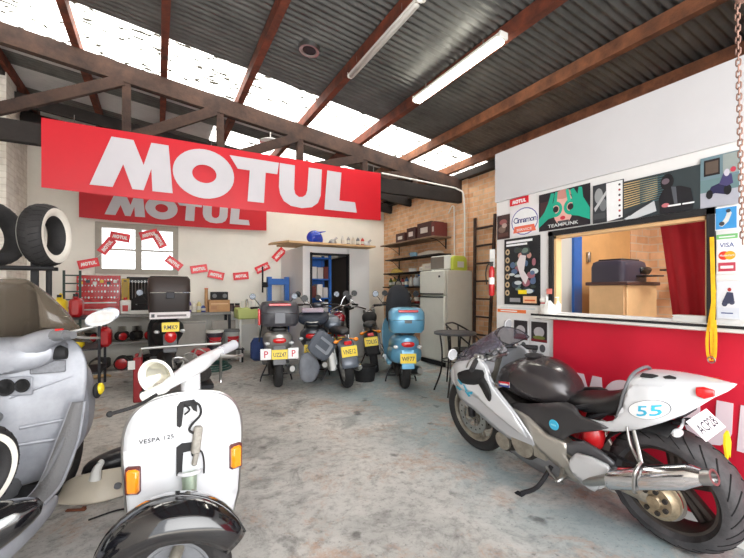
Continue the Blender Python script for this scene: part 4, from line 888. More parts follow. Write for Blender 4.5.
# left corner: green frame, red and yellow containers
t = thing('steel_shelf_frame', 'slim dark green ladder frame standing in the back left corner', 'frame', (-1.15, 7.5, 0))
for x in (-.1, .1): MB().box((x, 0, .8), (.03, .03, 1.6)).build('upright', mat('dark_green_paint', (40, 62, 54), .5), t)
for k in range(12): MB().box((0, 0, .15+.125*k), (.2, .02, .02)).build('rung', mat('dark_green_paint', (40, 62, 54), .5), t)
for (x, y, z, m_, n_, s) in ((-1.12, 6.5, .951, yellowp, 'yellow jerrycan beside the grey scooter windscreen', 1.15), (-.92, 6.3, .951, redtool, 'red jerrycan stacked beside the grey scooter windscreen', 1.2), (-.88, 6.15, .561, yellowp, 'small yellow jerrycan low behind the scooter mirror', 1.0), (-.6, 6.2, .561, redtool, 'red jerrycan low on the stand behind the scooter mirror', 1.2)):
    jerrycan(n_, (x, y, z), m_, black, s)
t = thing('parts_trolley', 'dark steel trolley that carries the red and yellow jerrycans', 'trolley', (-1.05, 6.35, 0))
for x in (-.35, .4):
    for y in (-.3, .32): MB().box((x, y, .475), (.03, .03, .95)).build('leg', darksteel, t)
for z in (.25, .55, .94): MB().box((.02, .01, z), (.8, .66, .02)).build('shelf_board', darksteel, t)

# ================================================================ WHEELS (axle along local y)
def tyre_prof(R, w, rim, k=.45):
    pr = []; hw = w/2; h = R-rim
    for i in range(15):
        a = -PI*.5+PI*i/14
        pr.append((rim+h*k+h*(1-k)*max(0, math.cos(a))**.8, hw*math.sin(a)))
    return [(rim, -hw*.72), (rim+h*.2, -hw*.9)]+pr+[(rim+h*.2, hw*.9), (rim, hw*.72)]
def wheel(parent, c, R, w, rim, style='spoke5', rot=(0, 0, 0), wall=None, tyrem=None, rimm=None, disc=0, grooves=0, k=.45, so=0.):
    M = Matrix.Translation(c) @ Euler(rot).to_matrix().to_4x4(); tyrem = tyrem or rubber; rimm = rimm or cast; Y = (0, 1, 0)
    o = MB(M).lathe(tyre_prof(R, w, rim, k), (0, 0, 0), Y, 48, closed=True).build('tyre', tyrem, parent, angle=60)
    if wall:
        q = MB(M)
        for s in (-1, 1): q.lathe([(rim+.004, s*w*.4), (rim+(R-rim)*.25, s*w*.478), (rim+(R-rim)*.5, s*w*.508), (rim+(R-rim)*.68, s*w*.49)], (0, 0, 0), Y, 48, cap=False)
        part('whitewall_band', q, wall, o, 'cream whitewall band')
    if grooves:
        q = MB(M); hw = w/2; h = R-rim
        for kk in range(grooves):
            for s in (-1, 1):
                a0 = 2*PI*(kk+(.5 if s > 0 else 0))/grooves; pts = []
                for j in range(6):
                    b = s*(.25+.95*j/5); aa = a0+.035*j+.02*j*j*.3
                    rr = rim+h*k+h*(1-k)*math.cos(b)**.8-.0008; pts.append((rr*math.cos(aa), hw*math.sin(b), rr*math.sin(aa)))
                q.tube(pts, lambda t: .0044*(1-.4*t), n=5, sm=1)
        q.build('tread_grooves', mat('groove_black', (20, 20, 22), .9), o)['kind'] = 'stuff'
    q = MB(M).lathe([(rim+.004, -w*.36), (rim-.012, -w*.34), (rim-.02, -w*.2), (rim-.02, w*.2), (rim-.012, w*.34), (rim+.004, w*.36), (rim-.004, w*.3), (rim-.01, 0), (rim-.004, -w*.3)], (0, 0, 0), Y, 40, closed=True)
    q.cyl((0, -w*.42, 0), (0, w*.42, 0), .035, n=20)
    if style.startswith('spoke'):
        n = int(style[5:])
        for i in range(n):
            a = 2*PI*i/n+.3
            for s in (-.12, .12) if n < 7 else (0,):
                p0 = (.03*math.cos(a+s*3), so, .03*math.sin(a+s*3)); p1 = ((rim-.014)*math.cos(a+s), so, (rim-.014)*math.sin(a+s))
                q.tube([p0, p1], .024 if so else .011 if n < 12 else .004, n=8, sm=1)
    else:
        q.lathe([(.03, w*.1), (rim*.5, w*.16), (rim*.86, w*.1), (rim-.015, w*.16)], (0, 0, 0), Y, 30).lathe([(.03, -w*.1), (rim*.5, -w*.16), (rim*.86, -w*.1), (rim-.015, -w*.16)], (0, 0, 0), Y, 30)
    r = q.build('rim', rimm, parent)
    if disc:
        for s in (-1, 1):
            y = s*(w*.5+.0)*.82; d = MB(M)
            d.lathe([(disc*.62, -.0025), (disc, -.0025), (disc, .0025), (disc*.62, .0025)], (0, y, 0), Y, 40, closed=True)
            for i in range(10):
                a = 2*PI*i/10; d.tube([(.04*math.cos(a), y*.8, .04*math.sin(a)), (disc*.66*math.cos(a+.2), y, disc*.66*math.sin(a+.2))], .006, n=6, sm=1)
            for i in range(14):
                a = 2*PI*i/14; d.m = 1; d.cyl((disc*.8*math.cos(a), y-.0035, disc*.8*math.sin(a)), (disc*.8*math.cos(a), y+.0035, disc*.8*math.sin(a)), .007, n=8); d.m = 0
            d.build('brake_disc', [steel, matteblack], r)
    return o
def plate(parent, name, c, e1, e2, w, h, txt, base=(244, 214, 36), col=(30, 30, 30), label=None):
    e1, e2 = Vector(e1).normalized(), Vector(e2).normalized(); o = Vector(c)-e1*w/2-e2*h/2
    ops = [('ts', txt, .1, .26, .62, .8, col)]
    p_ = flatart(name, o, e1, e2, w, h, ops, parent, base=base, th=.003)
    if label: p_['label'] = label
    return p_

# ================================================================ SPORT MOTORCYCLE (x forward, y left, z up), leaning on its side stand
bike = thing('sport_motorcycle', 'silver and white sport motorcycle parked along the office wall', 'motorcycle', (2.335, .98, 0), (math.radians(-9), 0, PI/2))
B = bike
RW, FW = (.035, -.01, .312), (1.42, 0, .3)
wheel(B, RW, .305, .18, .214, 'spoke5', tyrem=rubber_worn, grooves=26, k=.2, rimm=mat('dark_alloy', (84, 76, 72), .5, .6, noise=.2), so=-.06)
wheel(B, FW, .3, .12, .216, 'spoke3', disc=.15, tyrem=rubber)
# single sided swing arm on the left, hub, exhaust
MB().tube([(.62, .1, .42), (.45, .15, .385), (.25, .155, .33), (.06, .14, .3)], lambda t: .05-.01*t, n=12).build('swing_arm', cast, B)
h = MB().lathe([(0, .0), (.03, 0), (.035, -.012), (.075, -.014), (.088, -.03), (.1, -.035), (.1, -.06), (.06, -.07)], (.035, .18, .3), (0, 1, 0), 30)
hub = h.build('wheel_hub', mat('bronze_cast', (176, 160, 134), .4, .8, noise=.35, scale=30), B)
q = MB()
for i in range(7):
    a = 2*PI*i/7; q.cyl((.035+.055*math.cos(a), .15, .3+.055*math.sin(a)), (.035+.055*math.cos(a), .178, .3+.055*math.sin(a)), .012, n=8)
q.build('hub_nuts', engine_dark, hub)['kind'] = 'stuff'
MB().lathe([(.1, -.002), (.113, -.002), (.113, .002), (.1, .002)], (.035, .112, .3), (0, 1, 0), 44, closed=True).build('sprocket', steel, hub)
q = MB()
for s in (-1, 1): q.tube([(.035, .112, .3+.11*s), (.3, .1, .35+.08*s), (.6, .09, .39+.05*s)], .008, n=6)
q.build('drive_chain', darksteel, B)
ex = MB().loft([(.21, .225, .365, .045, .052, .052, 2.2), (.19, .225, .373, .052, .06, .06, 2.2), (-.14, .225, .525, .052, .06, .06, 2.2), (-.165, .225, .535, .042, .048, .048, 2.1), (-.2, .222, .547, .03, .033, .033, 2)], n=24).build('muffler', chrome, B)
MB().lathe([(.027, 0), (.033, 0), (.033, .05), (.023, .05), (.023, .0)], (-.19, .222, .545), (-1, 0, .42), 24, closed=True).build('tail_tip', steel, ex)
MB().tube([(.05, .225, .515), (.05, .28, .49), (.055, .288, .44), (.06, .282, .385), (.06, .225, .37)], .008, n=6).tube([(.05, .22, .51), (.07, .2, .57), (.1, .17, .64)], .009, n=8).tube([(.06, .22, .51), (.11, .19, .57), (.13, .17, .65)], .007, n=8).build('hanger_strap', steel, ex)
MB().tube([(.21, .225, .365), (.33, .21, .29), (.45, .15, .23), (.7, .08, .17), (.95, .06, .2), (1.05, .05, .35)], .028, n=12).build('exhaust_pipe', steel, B)
for o_ in panel('heat_shield', [(.39, .43), (.22, .43), (.2, .36), (.26, .31), (.31, .24), (.38, .26), (.44, .33)], lambda x, z: .22-.3*max(0, .3-z), silverpaint, B, th=.02, sm=2): pass
for o_ in panel('swing_guard', [(.5, .42), (.36, .5), (.2, .44), (.24, .40), (.42, .38)], lambda x, z: .19, mat('dark_slats', (96, 96, 100), .4, .5), B, th=.02, sm=2): pass
# engine, frame spars, underbelly
MB().box((.86, 0, .36), (.42, .3, .3), (0, .3, 0), b=.04).cyl((.78, -.19, .33), (.78, .19, .33), .1, n=24).cyl((.98, -.17, .28), (.98, .17, .28), .075, n=20).box((1.0, 0, .5), (.2, .28, .22), (0, -.5, 0), b=.03).build('engine_block', engine_dark, B)
MB().cyl((.79, .185, .33), (.79, .205, .33), .085, n=24).cyl((.98, .165, .28), (.98, .185, .28), .062, n=20).box((.66, .19, .34), (.1, .03, .12), b=.01).build('engine_cover', cast, B)
for s in (1, -1):
    f = panel('frame_spar', [(.93, .56), (.98, .59), (.9, .5), (.755, .45), (.653, .339), (.538, .286), (.446, .23), (.401, .276), (.473, .367), (.464, .45), (.593, .46), (.72, .53), (.82, .55)], lambda x, z, s=s: s*(.165+.03*math.sin(min(1, max(0, (z-.2)/.4))*PI)), mat('frame_silver', (190, 186, 178), .35, .7), B, th=.03, sm=2)
MB().tube([(.7, .15, .5), (.5, .13, .62), (.25, .1, .72), (.0, .08, .8)], .014).tube([(.6, .15, .4), (.4, .13, .58), (.2, .1, .7)], .012).tube([(.7, -.15, .5), (.5, -.13, .62), (.25, -.1, .72), (.0, -.08, .8)], .014).build('subframe', darksteel, B)
MB().cyl((.56, .04, .34), (.46, .03, .6), .026).torus((.5, .035, .5), (-.35, 0, 1), .034, .007, 20, 6).torus((.49, .035, .53), (-.35, 0, 1), .034, .007, 20, 6).torus((.51, .035, .47), (-.35, 0, 1), .034, .007, 20, 6).build('rear_shock', redtool, B)
MB().ball((.36, .1, .5), (.06, .06, .085)).build('oil_catch_can', redtool, B)
# tank
tk = MB().loft([(.49, 0, .67, .05, .02, .04, 2.2), (.51, 0, .69, .1, .05, .08, 2.3), (.575, 0, .705, .145, .11, .13, 2.4), (.67, 0, .72, .17, .145, .15, 2.5), (.8, 0, .72, .18, .155, .14, 2.5), (.93, 0, .71, .17, .125, .1, 2.4), (1.03, 0, .7, .13, .08, .06, 2.3), (1.07, 0, .69, .06, .03, .03, 2)], n=28).build('fuel_tank', mat('charcoal_tank', (62, 58, 60), .26, .35, coat=.45, noise=.08), B, sub=1)
MB().lathe([(0, 0), (.05, 0), (.052, .008), (.02, .014), (0, .014)], (.8, 0, .87), (-.05, 0, 1), 24).build('filler_cap', darksteel, tk)
flatart('tank_badge', (.955, .181, .68), (-1, .06, .12), (0, -.15, 1), .1, .035, [('r', .0, .5, 1, 1, (206, 50, 60)), ('r', 0, .0, 1, .5, (60, 80, 150)), ('r', .1, .35, .9, .65, (226, 226, 230))], tk, base=(200, 200, 206), th=.002)
# dark side cover with blue badge
def sy(x, z): return .178-.3*max(0, z-.62)-.05*max(0, .45-x)
for o_ in panel('side_cover', [(.87, .575), (.72, .615), (.6, .65), (.46, .685), (.40, .665), (.372, .634), (.229, .608), (.381, .541), (.45, .50), (.53, .43), (.599, .469), (.771, .516)], sy, mat('graphite_plastic', (50, 48, 50), .4, coat=.2), B, th=.014, sm=2, mirror=True): pass
q = MB().lathe([(0, 0), (.03, 0), (.032, -.004), (0, -.004)], (.545, .19, .535), (0, 1, .1), 26).build('blue_badge', flat((64, 178, 216)), B)
MB().box((.545, .1915, .535), (.034, .002, .009)).build('badge_mark', flat((140, 214, 236)), q)
# seat
MB().loft([(.55, 0, .65, .07, .03, .03, 2.3), (.46, 0, .655, .12, .045, .05, 2.6), (.34, 0, .67, .128, .05, .05, 2.8), (.26, 0, .69, .128, .06, .06, 2.8), (.19, 0, .73, .12, .075, .08, 2.6), (.145, 0, .77, .1, .08, .07, 2.4), (.12, 0, .79, .06, .05, .05, 2.4)], n=24).build('rider_seat', vinylblack, B, sub=1)
# tail unit
def ts(x, z): return .148-.33*max(0, .03-x)-.38*max(0, z-.79)-.1*max(0, .66-z)
tl = MB().loft([(.175, 0, .8, .1, .04, .1, 3), (.15, 0, .8, .128, .085, .14, 3), (.1, 0, .8, .135, .1, .14, 3), (.0, 0, .815, .125, .09, .11, 3), (-.1, 0, .84, .095, .068, .07, 3), (-.19, 0, .875, .055, .03, .026, 2.8), (-.245, 0, .893, .025, .01, .01, 2.6)], n=28).build('tail_cowl', whitepaint, B, sub=1)
MB().tube([(.21, .13, .64), (.175, .143, .72), (.15, .135, .81), (.135, .09, .885), (.13, 0, .905), (.135, -.09, .885), (.15, -.135, .81), (.175, -.143, .72), (.21, -.13, .64)], .008, n=8).build('cowl_trim', greymid, tl)
for o_ in panel('tail_side', [(.5, .6), (.47, .575), (.41, .56), (.35, .56), (.21, .59), (.076, .65), (-.096, .76), (-.19, .845), (-.245, .897), (-.1, .885), (.04, .865), (.12, .85), (.15, .75), (.19, .67), (.25, .63), (.36, .615), (.45, .61)], ts, whitepaint, B, th=.01, sm=2, mirror=True, cuts=3): pass
def wrap(shape, off):
    return [Vector((x, ts(x, z)+.006+off, z)) for x, z in shape]
q = MB(); qm = [flat((70, 78, 90)), flat((240, 242, 244)), flat((60, 186, 224))]
for k, (r_, o__) in enumerate(((1., .0012), (.965, .0024))):
    q.m = k; ring_ = [(.036+r_*(.09*math.cos(2*PI*i/32)), .757+r_*(.047*math.sin(2*PI*i/32))-.27*.09*r_*math.cos(2*PI*i/32)) for i in range(32)]
    q.add([Vector((.036, ts(.036, .757)+.006+o__, .757))]+wrap(ring_, o__), [(0, i+1, (i+1) % 32+1) for i in range(32)])
q.m = 2; vs, fs = text_geo('55', .075, 1.); wd = max(v[0] for v in vs)
q.add([v for v in wrap([(.036+.055-x*.11/wd-y*.12, .728+y+.27*(x*.11/wd-.055)) for x, y, z in vs], .004)], fs)
q = part('number_roundel', q, qm, B, 'oval roundel with a sky blue number 55')
e1 = Vector((-.35, -.5, .8)).normalized()
q = MB().prism([(0, 0), (.05, .005), (.07, .03), (.045, .035), (.0, .03)], (.09, .09, .893), (-1, -.04, .0), (.0, -.8, .3), .006).prism([(0, 0), (.04, .01), (.04, .02), (.01, .03), (-.01, .01)], (-.01, .07, .898), (-1, -.06, .0), (.0, -.8, .3), .006).build('cowl_vents', matteblack, tl)
MB().loft([(-.14, .085, .87, .01, .02, .022, 2.2), (-.165, .08, .87, .014, .026, .03, 2.2), (-.195, .062, .87, .01, .014, .016, 2)], n=16).build('tail_light', redlens, B)
MB().loft([(-.14, -.085, .87, .01, .02, .022, 2.2), (-.165, -.08, .87, .014, .026, .03, 2.2), (-.195, -.062, .87, .01, .014, .016, 2)], n=16).build('tail_light', redlens, B)
MB().box((.0, 0, .7), (.18, .12, .03), (0, .5, 0), b=.01).box((-.06, 0, .68), (.12, .05, .02), (0, .3, 0), b=.004).build('plate_bracket', darksteel, B)
plate(B, 'number_plate', (-.13, .0, .685), (0, -1, .0), (.7, 0, .7), .2, .1, 'ACP28', base=(236, 238, 240), col=(40, 44, 60), label='white number plate reading ACP28')
MB().prism([(0, 0), (.03, .01), (.05, -.05), (.03, -.12), (.02, -.1), (.0, -.12), (-.01, -.04)], (-.17, -.06, .63), (0, -1, 0), (0, 0, 1), .01).build('yellow_tag', yellowp, B)
MB().ball((-.09, .17, .69), (.02, .035, .018)).tube([(-.09, .17, .69), (-.08, .1, .7), (-.06, .04, .7)], .007).build('turn_signal', lampglass, B)
# rear hugger mudguard
vs = []; fs = []
for i in range(13):
    a = math.radians(30+70*i/12)
    for j in range(9): b = -1+2*j/8; rr = .335-.03*b*b; vs.append((.04+rr*math.cos(a), .1*b, .315+rr*math.sin(a)))
for i in range(12):
    for j in range(8): fs.append((i*9+j, i*9+j+1, (i+1)*9+j+1, (i+1)*9+j))
q = MB(); q.add(vs, fs); q.build('rear_hugger', matteblack, B, solid=.004)
# main fairing: nose and side panels
silv = mat('fairing_silver', (196, 198, 204), .28, .35, coat=.7)
ns = MB().loft([(1.22, 0, .8, .12, .03, .1, 2.4), (1.28, 0, .77, .2, .07, .16, 2.6), (1.38, 0, .72, .205, .09, .18, 2.4), (1.46, 0, .67, .18, .1, .17, 2.3), (1.54, 0, .62, .135, .09, .13, 2.2), (1.59, 0, .58, .06, .05, .06, 2)], n=28).build('nose_cowl', whitepaint, B, sub=1)
for s in (1, -1):
    MB().loft([(1.46, .1*s, .68, .05, .035, .04, 2.4), (1.55, .07*s, .65, .045, .03, .035, 2.2), (1.565, .06*s, .648, .03, .02, .02, 2)], n=18).build('headlight', lampglass, B)
def fy(x, z): return .232-.22*max(0, .5-z)-.9*max(0, x-1.27)**1.4-.25*max(0, z-.74)
for o_ in panel('side_fairing', [(1.44, .72), (1.48, .6), (1.41, .52), (1.3, .5), (1.2, .47), (1.077, .4), (.924, .335), (.746, .32), (.692, .35), (.696, .414), (.771, .535), (.883, .64), (.967, .728), (.99, .79), (1.069, .86), (1.2, .83), (1.36, .78)], fy, silv, B, th=.01, sm=2, mirror=True, cuts=3): pass
for o_ in panel('upper_fairing', [(1.4, .76), (1.455, .667), (1.42, .61), (1.36, .595), (1.17, .588), (1.047, .538), (.898, .471), (.729, .406), (.813, .556), (.946, .673), (1.005, .784), (1.08, .855), (1.22, .822)], lambda x, z: fy(x, z)+.009, whitepaint, B, th=.008, sm=2, mirror=True, cuts=3): pass
for o_ in panel('cockpit_opening', [(1.31, .71), (1.24, .75), (1.16, .775), (1.04, .79), (1.02, .75), (1.03, .71), (1.123, .67), (1.263, .655)], lambda x, z: fy(x, z)+.0155, matteblack, B, th=.006, sm=2, mirror=True, cuts=1): pass
for o_ in panel('black_duct', [(1.08, .71), (1.02, .745), (.98, .69), (.966, .63), (.985, .585), (1.01, .6), (1.05, .66)], lambda x, z: fy(x, z)+.02, matteblack, B, th=.008, sm=2, mirror=True, cuts=1): pass
for o_ in panel('belly_pan', [(1.05, .3), (.98, .2), (.8, .14), (.6, .14), (.56, .22), (.62, .3), (.8, .25), (.95, .24)], lambda x, z: fy(x, z)-.035, mat('lower_grey_metal', (150, 150, 154), .35, .6), B, th=.01, sm=2, mirror=True, cuts=1): pass
q = MB(); R_ = random.Random(2)
for (x, z, a) in ((1.27, .655, .5), (1.22, .62, .9), (1.2, .58, .5), (1.17, .6, -.4), (1.3, .6, .2)):
    q.prism([(-.025, -.007), (.03, -.01), (.035, .0), (-.01, .012)], (x, fy(x, z)+.018, z), (math.cos(a), 0, math.sin(a)), (math.sin(a), 0, -math.cos(a)), .003)
q.build('blue_flash_graphic', flat((50, 160, 190)), B)
q = MB(); vs, fs = text_geo('VISION', .05, 1.1)
# screen
vs = []; fs = []; n1_, n2_ = 12, 14
for i in range(n1_+1):
    a = i/n1_; xc = 1.46-.4*a; zc = .79+.25*a**.8; hw = .18*(1-.3*a*a)
    for j in range(n2_+1):
        b = -1+2*j/n2_; vs.append((xc-.1*b*b*(1+a*.4)-.0, hw*math.sin(b*PI/2)*1.0, zc-.03*b*b-.05*abs(b)**3))
for i in range(n1_):
    for j in range(n2_): fs.append((i*(n2_+1)+j, i*(n2_+1)+j+1, (i+1)*(n2_+1)+j+1, (i+1)*(n2_+1)+j))
q = MB(); q.add(vs, fs); sc = part('windscreen', q, glass_clear, B, 'clear tinted windscreen', solid=.003)
MB().tube([vs[i*(n2_+1)] for i in range(0, n1_+1, 2)]+[vs[n1_*(n2_+1)+j] for j in range(2, n2_+1, 3)]+[vs[i*(n2_+1)+n2_] for i in range(n1_, -1, -2)], .0035, n=6, sm=2).build('screen_edge', darksteel, sc)
# cockpit: dash, clip-ons, levers, mirrors
MB().box((1.24, 0, .84), (.05, .26, .1), (0, -.5, 0), b=.02).build('dashboard', matteblack, B)
q = MB()
for y in (-.075, 0, .075): q.lathe([(0, 0), (.034, 0), (.036, .012), (.03, .014), (0, .012)], (1.21, y, .85), (-.8, 0, .6), 20)
q.build('gauges', greymid, B)
MB().box((1.14, 0, .82), (.06, .2, .03), b=.01).cyl((1.17, .11, .88), (1.17, .11, .8), .022, n=14).cyl((1.17, -.11, .88), (1.17, -.11, .8), .022, n=14).lathe([(0, 0), (.022, 0), (.022, .01), (0, .012)], (1.13, 0, .835), (0, 0, 1), 14).build('top_yoke', steel, B)
for s in (1, -1):
    MB().tube([(1.17, .11*s, .86), (1.12, .2*s, .85), (1.04, .33*s, .82)], .012).build('handlebar', darksteel, B)
    MB().cyl((1.1, .23*s, .843), (1.035, .335*s, .818), .018, n=14).build('hand_grip', matteblack, B)
    MB().tube([(1.15, .16*s, .86), (1.15, .24*s, .84), (1.09, .33*s, .825)], .006).box((1.12, .19*s, .865), (.05, .04, .035), b=.008).build('brake_lever', steel, B)
    mz = .885 if s > 0 else .99
    MB().tube([(1.3, .15*s, .83), (1.28, .2*s, mz-.04), (1.27, .26*s, mz-.01)], .006).build('mirror_stem', matteblack, B)
    q = MB().lathe([(.0, .03), (.03, .022), (.042, .0), (.04, -.004), (0, -.004)], (1.26, .3*s, mz), (1, 0, .1), 22).build('mirror', whitepaint, B); MB().lathe([(0, .0), (.037, 0)], (1.255, .3*s, mz-.0005), (-1, 0, -.1), 22, cap=False).build('mirror_glass', mat('pale_mirror', (225, 228, 232), .25, .6), q)
    MB().cyl((1.42, .085*s, .3), (1.2, .1*s, .78), .024, n=14).build('fork_leg', cast, B)
    MB().tube([(.52, .18*s, .28), (.48, .25*s, .27), (.46, .3*s, .27)], .012).box((.46, .28*s, .275), (.03, .09, .02), b=.006).build('footpeg', steel, B)
    MB().box((1.36, .1*s, .36), (.05, .05, .09), b=.012).build('brake_caliper', darksteel, B)
MB().tube([(.62, .2, .25), (.58, .21, .22), (.5, .22, .2)], .008).build('gear_lever', steel, B)
MB().tube([(.6, .18, .25), (.66, .25, .12), (.74, .31, .065)], .014).box((.75, .315, .058), (.06, .035, .008), b=.003).build('side_stand', darksteel, B)
vs = []; fs = []
for i in range(15):
    a = math.radians(45+70*i/14)
    for j in range(9): b = -1+2*j/8; rr = .325-.035*b*b; vs.append((1.42+rr*math.cos(a), .07*b, .3+rr*math.sin(a)))
for i in range(14):
    for j in range(8): fs.append((i*9+j, i*9+j+1, (i+1)*9+j+1, (i+1)*9+j))
q = MB(); q.add(vs, fs); q.build('front_mudguard', silv, B, solid=.004)

q = MB(); R_ = random.Random(9)
for i in range(16): q.box((R_.uniform(1.1, 1.3), R_.uniform(-.12, .15), R_.uniform(.8, .88)), (R_.uniform(.02, .06), R_.uniform(.02, .05), R_.uniform(.02, .04)), (R_.uniform(-1, 1), R_.uniform(-1, 1), 0), b=.005)
q.build('cockpit_fittings', mat('cockpit_mix', (168, 168, 172), .4, .2, col2=(30, 30, 34), scale=30), B)['kind'] = 'stuff'
q = MB()
for (y0, y1) in ((.2, -.1), (.1, .18), (-.18, .12), (-.05, -.2)): q.tube([(1.13, y0, .85), (1.2, (y0+y1)/2, .93), (1.28, y1, .84)], .005)
q.build('cables', matteblack, B)
# ================================================================ WHITE CLASSIC SCOOTER (faces -y)
V = thing('white_classic_scooter', 'white classic scooter facing the viewer with its headlight removed', 'scooter', (.115, 2.0, 0))
# leg shield: curved sheet, outline superellipse-like, front toward -y
def shield_pt(x, z, hw=.246, off=0):
    return (x, -.06+.05*(abs(x)/hw)**2.2+.04*max(0, z-.6)**2*4-off+.0*z, z-.012)
out = []
for i in range(41):
    a = PI*i/40; c_, s_ = math.cos(a), math.sin(a)
    out.append((.244*math.copysign(abs(c_)**.74, c_), .62+.232*abs(s_)**.78))
out = out+[(-.243, .56), (-.236, .45), (-.228, .34), (-.2, .24), (-.12, .2), (.12, .2), (.2, .24), (.228, .34), (.236, .45), (.243, .56)]
bm = bmesh.new(); vv = [bm.verts.new((x, 0, z)) for x, z in out]; bm.faces.new(vv); bmesh.ops.triangulate(bm, faces=bm.faces)
for _ in range(3):
    bmesh.ops.subdivide_edges(bm, edges=[e for e in bm.edges if not e.is_boundary and e.calc_length() > .05], cuts=1, use_grid_fill=True); bmesh.ops.triangulate(bm, faces=[f for f in bm.faces if len(f.verts) > 3]); bmesh.ops.beautify_fill(bm, faces=bm.faces, edges=[e for e in bm.edges if not e.is_boundary])
for v_ in bm.verts: v_.co = shield_pt(v_.co.x, v_.co.z)
bmesh.ops.recalc_face_normals(bm, faces=bm.faces); me = bpy.data.meshes.new('leg_shield'); bm.to_mesh(me); bm.free(); me.materials.append(whitepaint); me.polygons.foreach_set('use_smooth', [True]*len(me.polygons))
ls = bpy.data.objects.new('leg_shield', me); C.objects.link(ls); ls.parent = V; md = ls.modifiers.new('s', 'SOLIDIFY'); md.thickness = .006; md.offset = 0
MB().tube([shield_pt(x*1.01, z) for x, z in out[:42]]+[shield_pt(x*1.01, z) for x, z in out[42:46]], .0065, n=8, sm=1).tube([shield_pt(x*1.01, z) for x, z in [out[0]]+out[:45:-1][:5]], .0065, n=8, sm=1).build('edge_trim', steel, ls)
part('side_lettering', (lambda q: (q.add([Vector(shield_pt(-.185+x, .648+y+x*.09, off=.0085)) for x, y, z in text_geo('VESPA 125', .027, 1.12)[0]], text_geo('VESPA 125', .027, 1.12)[1]), q)[1])(MB()), mat('lettering_dark', (40, 42, 48), .5), ls, 'small grey script lettering')
for s, xs, zc in ((-1, -.207, .485), (1, .215, .505)):
    g = MB().box((xs, -.06+.05*(abs(xs)/.238)**2.2-.014, zc), (.058, .03, .116), (0, 0, -s*-.35), b=.006).build('indicator', mat('dark_red_bezel', (96, 40, 36), .5), V); MB().box((xs, -.06+.05*(abs(xs)/.238)**2.2-.026, zc), (.05, .03, .104), (0, 0, s*.35), b=.01).build('lens', amber, g)
# horncast opening: recess, wiring
q = MB(); q2 = MB()
q.prism([(-.04, 0), (-.04, .085), (-.026, .105), (.03, .108), (.042, .09), (.042, .05), (.026, .06), (.016, .08), (-.012, .078), (-.02, 0), (-.028, -.01)], (.0, -.0685, .7), (1, 0, 0), (0, 0, 1), .003)
q2.prism([(-.042, .0), (-.042, .125), (-.02, .14), (.04, .135), (.044, .07), (.02, .075), (.016, .1), (-.014, .098), (-.02, 0)], (.0, -.0685, .48), (1, 0, 0), (0, 0, 1), .003)
q.build('horn_opening', matteblack, ls); q2.build('column_opening', matteblack, ls)
MB().box((.004, -.0715, .735), (.022, .008, .07), b=.003).build('column_strip', whitepaint, ls)
MB().tube([(.02, -.07, .8), (.05, -.085, .785), (.055, -.085, .74), (.02, -.08, .7), (.01, -.078, .675), (.03, -.085, .66)], .0055).tube([(.03, -.08, .6), (.06, -.085, .57), (.07, -.08, .52), (.07, -.076, .47)], .004).tube([(-.01, -.07, .79), (.01, -.09, .77), (-.01, -.085, .75)], .004).build('wiring', matteblack, V)
MB().box((.04, -.085, .63), (.035, .03, .12), (0, .12, .2), b=.006).box((.035, -.08, .55), (.022, .025, .07), (0, .2, 0), b=.006).build('wiring_block', mat('wiring_grey', (150, 146, 138), .6, noise=.3, scale=40), V)
MB().cyl((.01, -.08, .49), (.01, -.1, .4), .032, .028, n=18).build('column_sleeve', mat('green_grey_metal', (160, 176, 158), .5, .4, noise=.2, scale=20), V)
MB().torus((.01, -.085, .49), (0, .2, 1), .04, .009, 24, 8).build('column_collar', whitepaint, V)
# headset (turned to one side), grips, levers
A = math.radians(48); hx, hy = .04, -.02
def hs(f, l, z): return (hx+math.sin(A)*f+math.cos(A)*l, hy-math.cos(A)*f+math.sin(A)*l, z)   # f forward of the steering, l toward the right of the photo
MB().cyl((hx-.02, hy, .8), (hx-.02, hy, .93), .042, .04, n=20).build('steering_column', whitepaint, V)
MB().tube([hs(0, -.19, .90), hs(.01, -.1, .93), hs(.02, 0, .955), hs(.0, .1, .97), hs(-.01, .2, .985)], lambda t: .02+.016*math.sin(PI*t), n=14).build('headset', whitepaint, V)
MB().cyl(hs(-.01, .2, .985), hs(-.02, .34, 1.0), .025, .027, n=18).build('hand_grip', mat('grey_grip', (186, 187, 194), .5), V)
MB().cyl(hs(0, -.19, .9), hs(0, -.3, .885), .02, n=14).build('throttle_tube', whiteplastic, V)
MB().tube([hs(.02, -.26, .885), hs(.03, -.36, .872), hs(.0, -.45, .865)], .007).ball(hs(0, -.45, .865), .011).build('clutch_lever', matteblack, V)
MB().tube([hs(.02, .16, .97), hs(.06, .24, .955), hs(.03, .33, .945)], .008).ball(hs(.03, .335, .945), .011).build('brake_lever', steel, V)
MB().tube([hs(-.05, -.02, .96), hs(-.06, .0, .995), hs(-.05, .04, 1.0), hs(-.03, .06, .975)], .004).tube([hs(-.05, -.08, .95), hs(-.07, -.06, .99), hs(-.05, -.03, .99), hs(-.04, .0, .97)], .004).tube([hs(-.06, .06, .97), hs(-.07, .1, 1.01), hs(-.05, .14, .99)], .004).build('control_cables', steel, V)
p_ = Vector(hs(.1, -.14, .925))
lm = Vector((-.5, -.8, -.12)).normalized(); c_ = Vector((-.118, -.12, .935))
q = MB().lathe([(.0, .07), (.022, .06), (.05, .03), (.07, 0), (.076, -.006), (.072, -.01), (.066, 0), (.045, .025), (.018, .05), (0, .055)], c_, -lm, 30).build('headlight_shell', mat('cream_reflector', (222, 220, 208), .3, .3), V)
MB().lathe([(.065, .004), (.045, .022), (.02, .046), (0, .05)], c_, -lm, 30, cap=False).build('reflector', mat('reflector_cream', (206, 204, 190), .2, .7), q)
